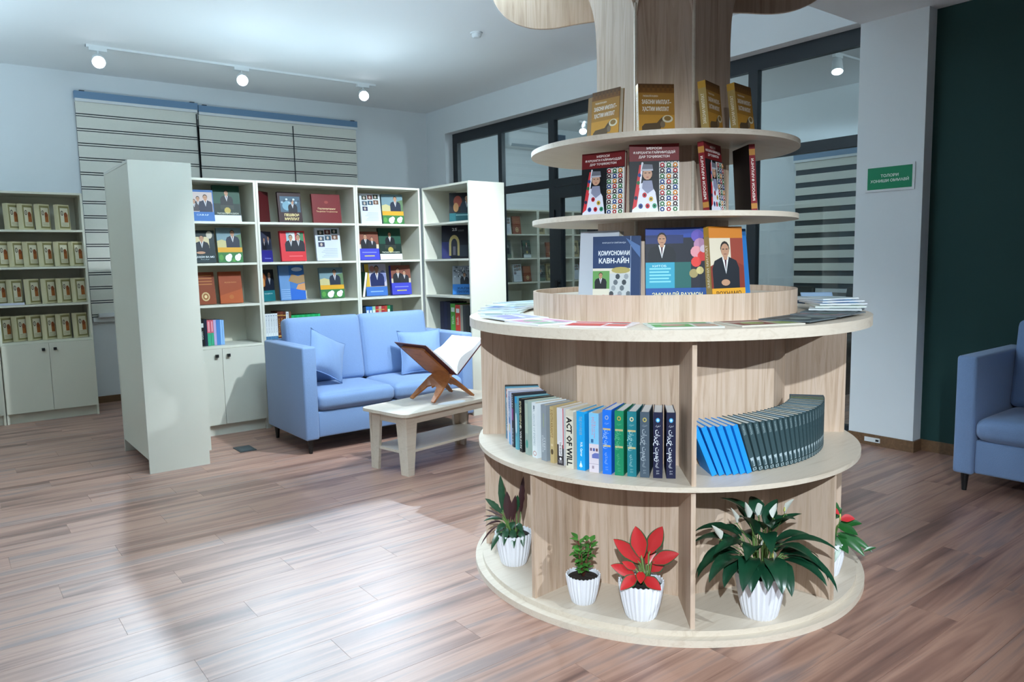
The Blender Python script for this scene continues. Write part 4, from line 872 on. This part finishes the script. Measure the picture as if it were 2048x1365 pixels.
# ---- right bay: leaning sky-blue and dark volumes
@SP('bluerib')
def _(p): p.rect(0, .93, 1, .935, '#1670b4'); p.rect(.46, .05, .54, .9, '#2a92dc')
@SP('rahnama')
def _(p):
    p.text('ЭНСИКЛОПЕД', .5, .86, .2, .42, '#a9bcc0', rot=1); p.poly([(.12, .28), (.9, .28), (.7, .10), (.45, .10)], '#a6b6bc'); p.rect(.3, .12, .6, .22, '#4a6068'); p.rect(0, .085, 1, .095, '#16262a'); p.rect(.1, .02, .9, .075, '#8fa0a4'); p.rect(.3, .03, .7, .065, '#3a4a50')
PC = ['#d6cfc0', '#cfd3cf', '#c9cfd6', '#d8d2c6']
tb_ = 0
for i in range(6):
    ph = 15.2+2.25*i; t = .0212; w = .15; x, y, _ = PP(.768-w/2, ph); al = radians(22-.6*i)
    book(w, .212, t, '#1c8ee2', place((x, y, .625), PA(ph)-pi, al, t), 'sky blue thin volume leaning left, %s from the centre divider' % ORD[i], 'leaning volumes in the right bay', None, 'bluerib', '#d6d2c8')
for i in range(26):
    ph = 29.3+2.22*i+.0*i; t = .0205; w = .15; x, y, _ = PP(.752-w/2, ph); al = radians(18.2-.62*i)
    book(w, .212, t, '#3a4f54', place((x, y, .625), PA(ph)-pi, al, t), 'dark slate volume leaning left, %s counted from the sky blue ones' % ORD[i], 'leaning volumes in the right bay', None, 'rahnama', ['#d6cfc0', '#cdd2ce', '#9fb6c6', '#d8d2c6', '#b9c4c9'][i % 5] if i < 22 else ['#c9b04a', '#b8c060', '#c98a3a', '#b06a8a'][i-22])

# ---- magazines on the counter
MG = [('#cfd6d8', ['#b3c2c6', '#8fa3a8'], 'pale grey magazine'), ('#d3dcd6', ['#a9bcb0', '#e6e9ea'], 'pale green magazine'), ('#dcdfe6', ['#a9a6cc', '#8c86b8'], 'lilac patterned magazine'), ('#e0dde2', ['#c98aa6', '#8fa88c'], 'white magazine with pink flower pattern'),
      ('#dfd5d6', ['#bf3a36', '#c9514a'], 'magazine with red cover'), ('#cfd6cc', ['#4f9a4c', '#b08a76'], 'magazine with green header'), ('#c9c3b6', ['#7a3a34', '#8a9a5c'], 'magazine with dark red and green cover'), ('#5a6468', ['#3a4448', '#7f8a86'], 'dark glossy magazine'), ('#6a7074', ['#8a7a7e', '#4f6a58'], 'grey and green magazine'), ('#cfd3d8', ['#6fa0d0', '#3f5f9a'], 'white magazine with blue cover')]
def magazine(phi, r, z, rot, k, label, tilt=0, w=.21, l=.28):
    base, cs, _n = MG[k]; x, y, _ = PP(r, phi)
    M = Matrix.Translation((x, y, z)) @ Matrix.Rotation(PA(phi)+pi/2+radians(rot), 4, 'Z') @ Matrix.Rotation(tilt, 4, 'X')
    o = thing('magazine', label, 'magazine', 'magazines around the counter', M)
    MB().box(-l/2, l/2, -w/2, w/2, 0, .0052).build('pages', ink(base, .4), o)
    p = Print(l, w); p.rect(.02, .02, .98, .98, base); p.rect(.05, .08, .6, .6, cs[0]); p.rect(.64, .1, .95, .5, cs[1]); p.ell(.35, .4, .18, .2, cs[1], 9); p.rect(.05, .72, .9, .9, cs[0])
    for i in range(4): p.rect(.66, .56+.04*i, .92, .575+.04*i, '#5f6468')
    po = p.build('cover_print', o); po.matrix_basis = Matrix.Translation((0, -w/2, .0056)) @ Matrix.Rotation(-pi/2, 4, 'X')
    return o
z0 = 1.2305; k = 0
spread = [(-18, .775, 4, 6, 'on the counter front, left of the green one'), (-40, .775, 3, -8, 'on the counter left of the red one'), (6, .780, 5, 5, 'at the counter front above the centre divider'), (29, .775, 6, -4, 'right of the green-header one'), (46, .770, 7, 8, 'on the right front of the counter'), (-58, .775, 2, 5, 'on the left front of the counter')]
names = {4: 'open magazine with red cover', 3: 'white magazine with pink flower print', 5: 'magazine with green header', 6: 'magazine with dark red and green cover', 7: 'dark glossy magazine', 2: 'lilac patterned magazine'}
for ph, r, kk, rot, w_ in spread: magazine(ph, r, z0+(.0062 if ph in (-58, 46) else .0002), rot, kk, '%s lying %s' % (names[kk], w_), w=.215, l=.27)
lab = ['lowest pale magazine of the left pile on the counter', 'second magazine from below in the left counter pile', 'third magazine from below in the left counter pile', 'fourth magazine from below in the left counter pile', 'fifth magazine from below in the left counter pile', 'topmost pale magazine of the left counter pile']
for i in range(6): magazine(-81-6*i, .782, z0+.0064*i+.0003, 4-5*i, [0, 1, 0, 9, 1, 0][i], lab[i])
lab = ['dark magazine at the bottom of the right counter pile', 'grey-green magazine second from below in the right pile', 'magazine third from below in the right counter pile', 'magazine fourth from below in the right counter pile', 'magazine fifth from below in the right counter pile', 'blue magazine sixth from below in the right pile', 'topmost white magazine of the right counter pile']
for i in range(7): magazine(63+6.5*i, .785, z0+.0064*i+.0122, -6+4*i, [8, 7, 0, 1, 9, 9, 0][i], lab[i])
x, y, _ = PP(.80, 106); bc = thing('brochure', 'blue-grey brochure propped up on the right magazine pile', 'brochure', None, Matrix.Translation((x, y, 1.268)) @ Matrix.Rotation(PA(0)+pi/2, 4, 'Z') @ Matrix.Rotation(-.9, 4, 'X'))
MB().box(-.075, .075, 0, .004, 0, .06).build('card', ink('#7f98b4', .4), bc); p = Print(.14, .05); p.rect(0, 0, 1, 1, '#8aa3be'); p.ell(.7, .35, .06, .1, '#d6e0ea', 8); p.build('card_print', bc, Matrix.Translation((0, -.0004, .005)))

# ------------------------------------------------------------------ potted plants
def pot(o, R, H):
    N = 26; n = N*6; prof = [(0, 0), (.62, 0), (.70, .06), (.83, .35), (.93, .65), (1.0, .93), (1.0, 1.0), (.94, 1.0), (.90, .86), (0, .86)]
    def wob(a, j, r): return r*(1+.028*cos(N*a)) if 1 <= j <= 6 else r
    mb = MB(); k = len(prof)
    for i in range(n):
        a = 2*pi*i/n
        for j, (r, z) in enumerate(prof):
            q = R*wob(a, j, r); zz = H*z + (.016*H*cos(N*a) if j in (6, 7) else 0); mb.v.append((q*cos(a), q*sin(a), zz))
    for i in range(n):
        for j in range(k-1): mb.f.append((i*k+j, ((i+1) % n)*k+j, ((i+1) % n)*k+j+1, i*k+j+1)); mb.m.append(0)
    mb.build('pot', M_pot, o, True, 50)
    random.seed(int(R*1e4)); s = MB().lathe([(.89*R, .885*H), (.6*R, .90*H+.003), (.3*R, .91*H), (0, .915*H)], 28); s.build('soil', M_soil, o, True)
def leaf(o, base, az, L, Wd, e0, droop, m, stem=None, stemr=.003, fold=.25, name='leaf', wave=0, tipw=1.0, twist=0, peak=.42):
    """leaf blade as its own mesh: starts at base, heads off at azimuth az with elevation e0 and bends by droop"""
    n = 9; mb = MB(); uv = []; p = Vector(base); ds = L/n; d0 = Vector((cos(az), sin(az), 0)); side = Vector((-sin(az), cos(az), 0)); rows_ = []
    for i in range(n+1):
        s = i/n; e = e0-droop*s; t = d0*cos(e)+Vector((0, 0, sin(e))); nn = side.cross(t)*-1
        wv = Wd*max(0.0, (s/peak)**.7 if s < peak else ((1-s)/(1-peak))**(.75*tipw)); sd = (side*cos(twist)+nn*sin(twist))
        for v in (-1, -.5, 0, .5, 1):
            q = p+sd*(v*wv)+nn*(fold*abs(v)*wv)*-1*-1 + nn*(wave*sin(s*22+v)*abs(v)); mb.v.append(tuple(q)); uv.append((v/2+.5, s))
        p = p+t*ds
    for i in range(n):
        for j in range(4): mb.f.append((i*5+j, i*5+j+1, i*5+j+6, i*5+j+5)); mb.m.append(0)
    if stem is not None:
        b = Vector(base); c = Vector(stem); mid = (b+c)/2+Vector((0, 0, .15*(b-c).length)); mb.tube([c, mid, b, b+d0*.01], [stemr*1.2, stemr, stemr*.9, stemr*.7], 5, 1)
    me = mb.mesh(name, [m, M_stem], True); ul = me.uv_layers.new(name='UVMap'); nuv = len(uv)
    for lp in me.loops: ul.data[lp.index].uv = uv[lp.vertex_index] if lp.vertex_index < nuv else (0, 0)
    return obj(name, me, o)
def plant(label, x, y, z=.05, cat='plant'): return thing('potted_plant', label, cat, 'potted plants on the tree base', loc=(x, y, z))
VA = PA(0)                         # azimuth pointing at the viewer; +90 deg is the viewer's right
def az(deg): return VA+radians(deg)
VT = Vector((cos(VA), sin(VA), 0)); VR = Vector((-sin(VA), cos(VA), 0))
def uv3(u, z, d=0.): return VR*u+VT*d+Vector((0, 0, z))
def leaf_bt(o, b, t, Wd, m, face=(.0, .55), bow=.12, fold=.18, stem=None, stemr=.003, name='leaf', peak=.42, wave=0):
    """blade from base b to tip t (u right, z up, d towards the room), turned to face the given side"""
    b = uv3(*b); t = uv3(*t); L = (t-b).length; up = Vector((0, 0, 1)); c = (b+t)/2+up*bow*L; fn = (VT+VR*face[0]+up*face[1]).normalized(); n = 10; mb = MB(); uv = []
    for i in range(n+1):
        s = i/n; p = b*(1-s)**2+c*2*s*(1-s)+t*s*s; tg = ((c-b)*(1-s)+(t-c)*s).normalized(); sd = tg.cross(fn).normalized(); nn = sd.cross(tg).normalized()
        wv = Wd*max(0.0, (s/peak)**.6 if s < peak else (1-((s-peak)/(1-peak))**1.8)**.9)
        for v in (-1, -.5, 0, .5, 1): mb.v.append(tuple(p+sd*v*wv*(1+wave*sin(s*30+v*2)) + nn*(fold*abs(v)*wv))); uv.append((v/2+.5, s))
    for i in range(n):
        for j in range(4): mb.f.append((i*5+j, i*5+j+1, i*5+j+6, i*5+j+5)); mb.m.append(0)
    if stem is not None:
        q = uv3(*stem); mid = (b+q)/2+(b-q).cross(VT)*.08; mb.tube([q, mid, b, b+(c-b)*.2], [stemr*1.2, stemr, stemr*.9, stemr*.7], 5, 1)
    me = mb.mesh(name, [m, M_stem], True); ul = me.uv_layers.new(name='UVMap'); nuv = len(uv)
    for lp in me.loops: ul.data[lp.index].uv = uv[lp.vertex_index] if lp.vertex_index < nuv else (.5, 0)
    return obj(name, me, o)
# 1 dark wavy-leaved plant at the left
o = plant('dark purple-green plant with wavy upright leaves in white pot', *PP(.775, -63)[:2]); pot(o, .088, .155); zt = .14
for b, t, wd, m, fc in (((-.049, .235, .0), (-.063, .425, -.02), .017, 'c', (.1, .2)), ((-.045, .245, .02), (-.129, .322, .03), .015, 'c', (0, .5)), ((-.022, .20, .01), (-.028, .352, 0), .021, 'p', (.1, .1)), ((-.003, .20, .01), (.014, .336, .0), .016, 'p', (-.2, .1)), ((.03, .22, -.03), (.045, .415, -.05), .016, 'p', (-.3, .1)), ((.012, .24, -.02), (.02, .33, -.02), .014, 'c', (0, .3)),
                        ((-.042, .228, .02), (-.130, .268, .03), .005, 'p', (0, .6)), ((-.04, .222, .02), (-.135, .238, .04), .006, 'p', (0, .7)), ((-.04, .215, .02), (-.136, .215, .05), .008, 'c', (0, .7)), ((-.05, .205, .02), (-.128, .19, .05), .006, 'p', (0, .8)), ((-.063, .19, .03), (-.150, .097, .06), .005, 'p', (0, .8)),
                        ((-.049, .168, .05), (-.092, .088, .09), .014, 'c', (0, .6)), ((.005, .185, .05), (.020, .110, .10), .018, 'c', (0, .5)), ((-.02, .19, .05), (-.028, .120, .10), .017, 'c', (-.1, .5)), ((.04, .18, .04), (.062, .11, .08), .016, 'c', (.2, .5)), ((.02, .20, .02), (.055, .175, .06), .015, 'c', (.1, .8)), ((-.03, .20, .03), (-.07, .17, .07), .015, 'c', (0, .8)), ((.0, .21, .02), (.01, .19, .08), .016, 'c', (0, .9))):
    leaf_bt(o, b, t, wd, M_leafcal if m == 'c' else M_leafpur, fc, stem=(b[0]*.2, zt-.01, 0), wave=.10, bow=.10 if t[1] > b[1] else .3)
# 2 small fresh-green shrub
o = plant('small fresh green shrub with round leaves in white pot', *PP(.775, -24.5)[:2]); pot(o, .072, .122); zt = .11; random.seed(5)
for s in range(9):
    a = az(-150+40*s+random.uniform(-15, 15)); hh = random.uniform(.09, .165); rr = random.uniform(.015, .055); top = Vector((rr*cos(a), rr*sin(a), zt+hh))
    MB().tube([(0, 0, zt-.01), (rr*.5*cos(a), rr*.5*sin(a), zt+hh*.5), top], [.004, .003, .002], 6).build('branch', M_stemr, o, True)
    for i in range(9):
        t = .25+.75*i/8; b = Vector((0, 0, zt)).lerp(top, t); leaf(o, b, a+i*2.4, random.uniform(.030, .046), .0145, random.uniform(.1, .9), .5, M_leafgr, fold=.2, name='leaf')
# 3 red-leaved plant
o = plant('red-leaved plant with broad pointed leaves in white pot', *PP(.80, -5.5)[:2]); pot(o, .090, .150); zt = .135
for b, t, wd, fc in (((.030, .255, -.01), (.085, .372, -.02), .034, (.1, .3)), ((.004, .245, .02), (-.022, .375, .0), .037, (-.1, .3)), ((-.002, .222, .01), (-.110, .320, .01), .032, (-.3, .4)), ((.041, .228, .01), (.150, .277, .02), .030, (.2, .6)), ((-.022, .170, .02), (-.120, .222, .04), .026, (-.2, .6)), ((.03, .185, -.01), (.098, .230, -.01), .028, (.1, .4)), ((-.012, .185, .04), (-.080, .142, .09), .027, (-.1, .7)), ((.010, .178, .04), (.080, .150, .085), .027, (.1, .7)), ((-.018, .20, .02), (-.075, .235, .03), .018, (-.2, .5)), ((.0, .20, .03), (.0, .172, .085), .022, (0, .8)), ((-.01, .2, -.03), (-.06, .27, -.07), .028, (-.2, .3)), ((.02, .2, -.03), (.05, .27, -.07), .028, (.2, .3))):
    leaf_bt(o, b, t, wd, M_leafred, fc, stem=(b[0]*.25, zt-.01, 0), stemr=.0038, bow=.08)
# 4 peace lily
o = plant('large peace lily with glossy dark leaves and white flowers', *PP(.815, 29)[:2]); pot(o, .098, .182); zt = .165; random.seed(11)
spec = []
for i in range(12): spec.append((-165+30*i+random.uniform(-8, 8), random.uniform(.07, .11), random.uniform(.06, .11), random.uniform(.19, .24), random.uniform(.035, .045), random.uniform(.35, .6), random.uniform(1.4, 1.9)))
for i in range(11): spec.append((-150+32*i+random.uniform(-10, 10), random.uniform(.05, .09), random.uniform(.12, .19), random.uniform(.18, .23), random.uniform(.034, .042), random.uniform(.5, .9), random.uniform(1.1, 1.5)))
for i in range(8): spec.append((-170+44*i+random.uniform(-10, 10), random.uniform(.02, .05), random.uniform(.17, .23), random.uniform(.15, .19), random.uniform(.03, .038), random.uniform(.8, 1.2), random.uniform(.7, 1.1)))
for a, L in ((-88, .19), (-70, .23), (85, .21), (66, .26), (98, .19), (-15, .19), (20, .20), (0, .17), (-40, .2)): spec.append((a, .08, .09, L, .040, .35, 1.7))
for a, rr, b, L, wd, e0, dr in spec:
    fade = 1 if abs((a+360) % 360-180) > 70 else .72
    leaf(o, (rr*cos(az(a)), rr*sin(az(a)), zt+b), az(a), L*fade, wd, e0, dr, M_leafdk, stem=(.025*cos(az(a)), .025*sin(az(a)), zt-.012), stemr=.0028, fold=.3)
for a, rr, hh, L, tw in ((-75, .10, .22, .060, .3), (-45, .08, .25, .065, 0), (-15, .07, .27, .065, .9), (30, .07, .26, .060, .1), (65, .09, .27, .065, .6), (-80, .16, .15, .06, .8), (-5, .10, .16, .055, 1.2), (15, .12, .11, .04, 1.3)):
    q = Vector((rr*cos(az(a)), rr*sin(az(a)), zt+hh)); fl = leaf(o, q, az(a), L*1.2, .020, 1.35-tw*.35, .1, M_spathe, stem=(.01, 0, zt-.01), stemr=.002, fold=.5, name='flower', twist=tw)
    MB().tube([q, q+Vector((.006, .004, .014)), q+Vector((.010, .006, .026))], [.004, .0055, .003], 7).build('spadix', M_spadix, fl, True)
# 5 red-flowered plant at the right
o = plant('red-flowered green plant in white pot behind the right divider', *PP(.775, 71)[:2]); pot(o, .088, .160); zt = .145
for b, t, wd, fc in (((.045, .195, .02), (.155, .110, .06), .024, (.2, .8)), ((.05, .19, .0), (.195, .120, .03), .020, (.2, .8)), ((.025, .20, .04), (.018, .085, .10), .034, (0, .5)), ((.05, .225, .0), (.150, .245, .02), .020, (.1, .9)), ((.03, .25, .0), (.048, .330, -.01), .022, (.1, .3)), ((.045, .23, .02), (.125, .205, .06), .022, (.2, .8)), ((-.02, .2, .03), (-.06, .11, .09), .03, (-.2, .6)), ((-.03, .22, .02), (-.13, .20, .05), .026, (-.2, .7)), ((-.01, .25, .0), (-.04, .335, .0), .024, (-.1, .3)), ((.0, .22, .04), (.005, .18, .13), .028, (0, .9)), ((.02, .24, -.02), (.08, .29, -.05), .024, (.2, .6)), ((.0, .25, .02), (.025, .275, .07), .02, (.1, .9)), ((.03, .18, .03), (.08, .13, .09), .026, (.2, .7)), ((.15, .128, .05), (.205, .150, .05), .008, (0, .8))):
    leaf_bt(o, b, t, wd, M_leafan, fc, stem=(b[0]*.3, zt-.012, 0) if b[0] < .1 else None, stemr=.003, bow=.16)
for b, t, wd in (((.055, .262, .03), (.115, .272, .04), .019), ((.008, .315, .03), (.045, .295, .06), .014), ((-.03, .33, .0), (-.07, .36, .02), .018), ((-.012, .27, .05), (-.02, .25, .10), .016)):
    fl = leaf_bt(o, b, t, wd, M_redfl, (0, .9), stem=(b[0]*.2, zt-.01, 0), stemr=.0025, name='flower', bow=.2)
    q = uv3(*b); MB().tube([q, q+Vector((0, 0, .028))], [.004, .003], 7).build('spadix', M_spadix, fl, True)

# ------------------------------------------------------------------ the room behind the glass
for i, (x, w) in enumerate(((6.05, .66), (6.715, .66), (7.38, .72), (8.105, .72))):
    bookcase('white bookcase behind the glass partition, %s from its left' % ORD[i], w, 2, Matrix.Translation((x, 8.86, 0)), m=M_lamd, group='bookcases behind the glass')
    for r in range(3):
        for j, fx in enumerate((.16, .36, .55)):
            if fx < w-.1 and (i+r+j) % 7 != 3:
                f = ['farcover', 'fargold', 'podium', 'thumbs', 'emblem'][(i*3+r*2+j) % 5]; cv = {'farcover': '#3d4744', 'fargold': '#9c8d62', 'podium': '#12261f', 'thumbs': '#c4c9d0', 'emblem': '#7d3a1c'}[f]
                book(.16, .24+.03*((j+r) % 2), .03, cv, place((x+fx, 9.02, ST[r]), .1*((j % 3)-1), .12, .03), 'face-out book behind the glass, unit %s, %s shelf, %s from left' % (ORD[i], ORD[r], ORD[j]), 'books behind the glass', f)
blind('roller_blind', 'grey striped blind seen through the tall glass pane', -2.0, 0.0, 2.80, .9, 0, M=Matrix.Translation((9.2, 3.66, 0)) @ Matrix.Rotation(-pi/2, 4, 'Z'), pitch=.165, group='striped blinds', gap=.068)
ac = thing('air_conditioner', 'white wall-mounted air conditioner seen through the upper panes', 'air conditioner', None, loc=(7.45, YW, 3.20))
rbox('casing', -.42, .42, -.22, 0, 0, .26, .04, M_white, ac); MB().box(-.38, .38, -.225, -.20, .01, .05).build('louvre', mat('grey_louvre', '#9aa4aa', .5), ac)
vg = thing('vent_grille', 'blue-grey ventilation grille seen through the upper glass', 'vent', None, loc=(8.22, YW, 3.36))
MB().box(-.13, .13, -.012, 0, 0, .14).build('frame', mat('vent_blue', '#6f8296', .5), vg)
for i in range(9): MB().box(-.115+.026*i, -.103+.026*i, -.022, -.012, .012, .128).build('slat', mat('vent_slat', '#45586c', .5), vg)
def chair(label, x, y, rz):
    o = thing('office_chair', label, 'chair', 'black office chairs behind the glass', loc=(x, y, 0), rz=rz)
    rbox('seat', -.25, .25, -.25, .25, .43, .51, .03, M_black, o); b = rbox('backrest', -.24, .24, -.035, .035, 0, .60, .03, M_black, o); b.matrix_basis = Matrix.Translation((0, .25, .50)) @ Matrix.Rotation(-.12, 4, 'X')
    MB().tube([(0, 0, .10), (0, 0, .43)], .03).build('gas_lift', M_black, o)
    for s in (-1, 1): MB().tube([(s*.27, -.12, .50), (s*.29, -.12, .68), (s*.29, .14, .68), (s*.27, .16, .52)], .015).build('armrest', M_black, o)
    for i in range(5):
        a = 2*pi*i/5; MB().tube([(0, 0, .10), (.28*cos(a), .28*sin(a), .065)], .018).lathe([(0, 0), (.02, 0), (.028, .02), (.028, .04), (0, .05)], 8, (.28*cos(a), .28*sin(a))).build('leg', M_black, o)
chair('black office chair behind the tall glass pane, farther from the column', 8.25, 5.15, -pi/2+.3)
chair('black office chair behind the tall glass pane, nearer the column', 8.25, 4.42, -pi/2-.2)
dk = thing('desk', 'dark office desk behind the tall glass pane', 'desk', None, loc=(7.45, 4.75, 0))
MB().box(-.33, .33, -.75, .75, .72, .75).build('desktop', mat('dark_desk', '#2a2420', .45), dk)
for s in (-1, 1): MB().box(-.30, .30, s*.72-.012, s*.72+.012, 0, .72).build('side_panel', mat('dark_desk', '#2a2420', .45), dk)
print('planks', npl, 'objects', len(bpy.data.objects))
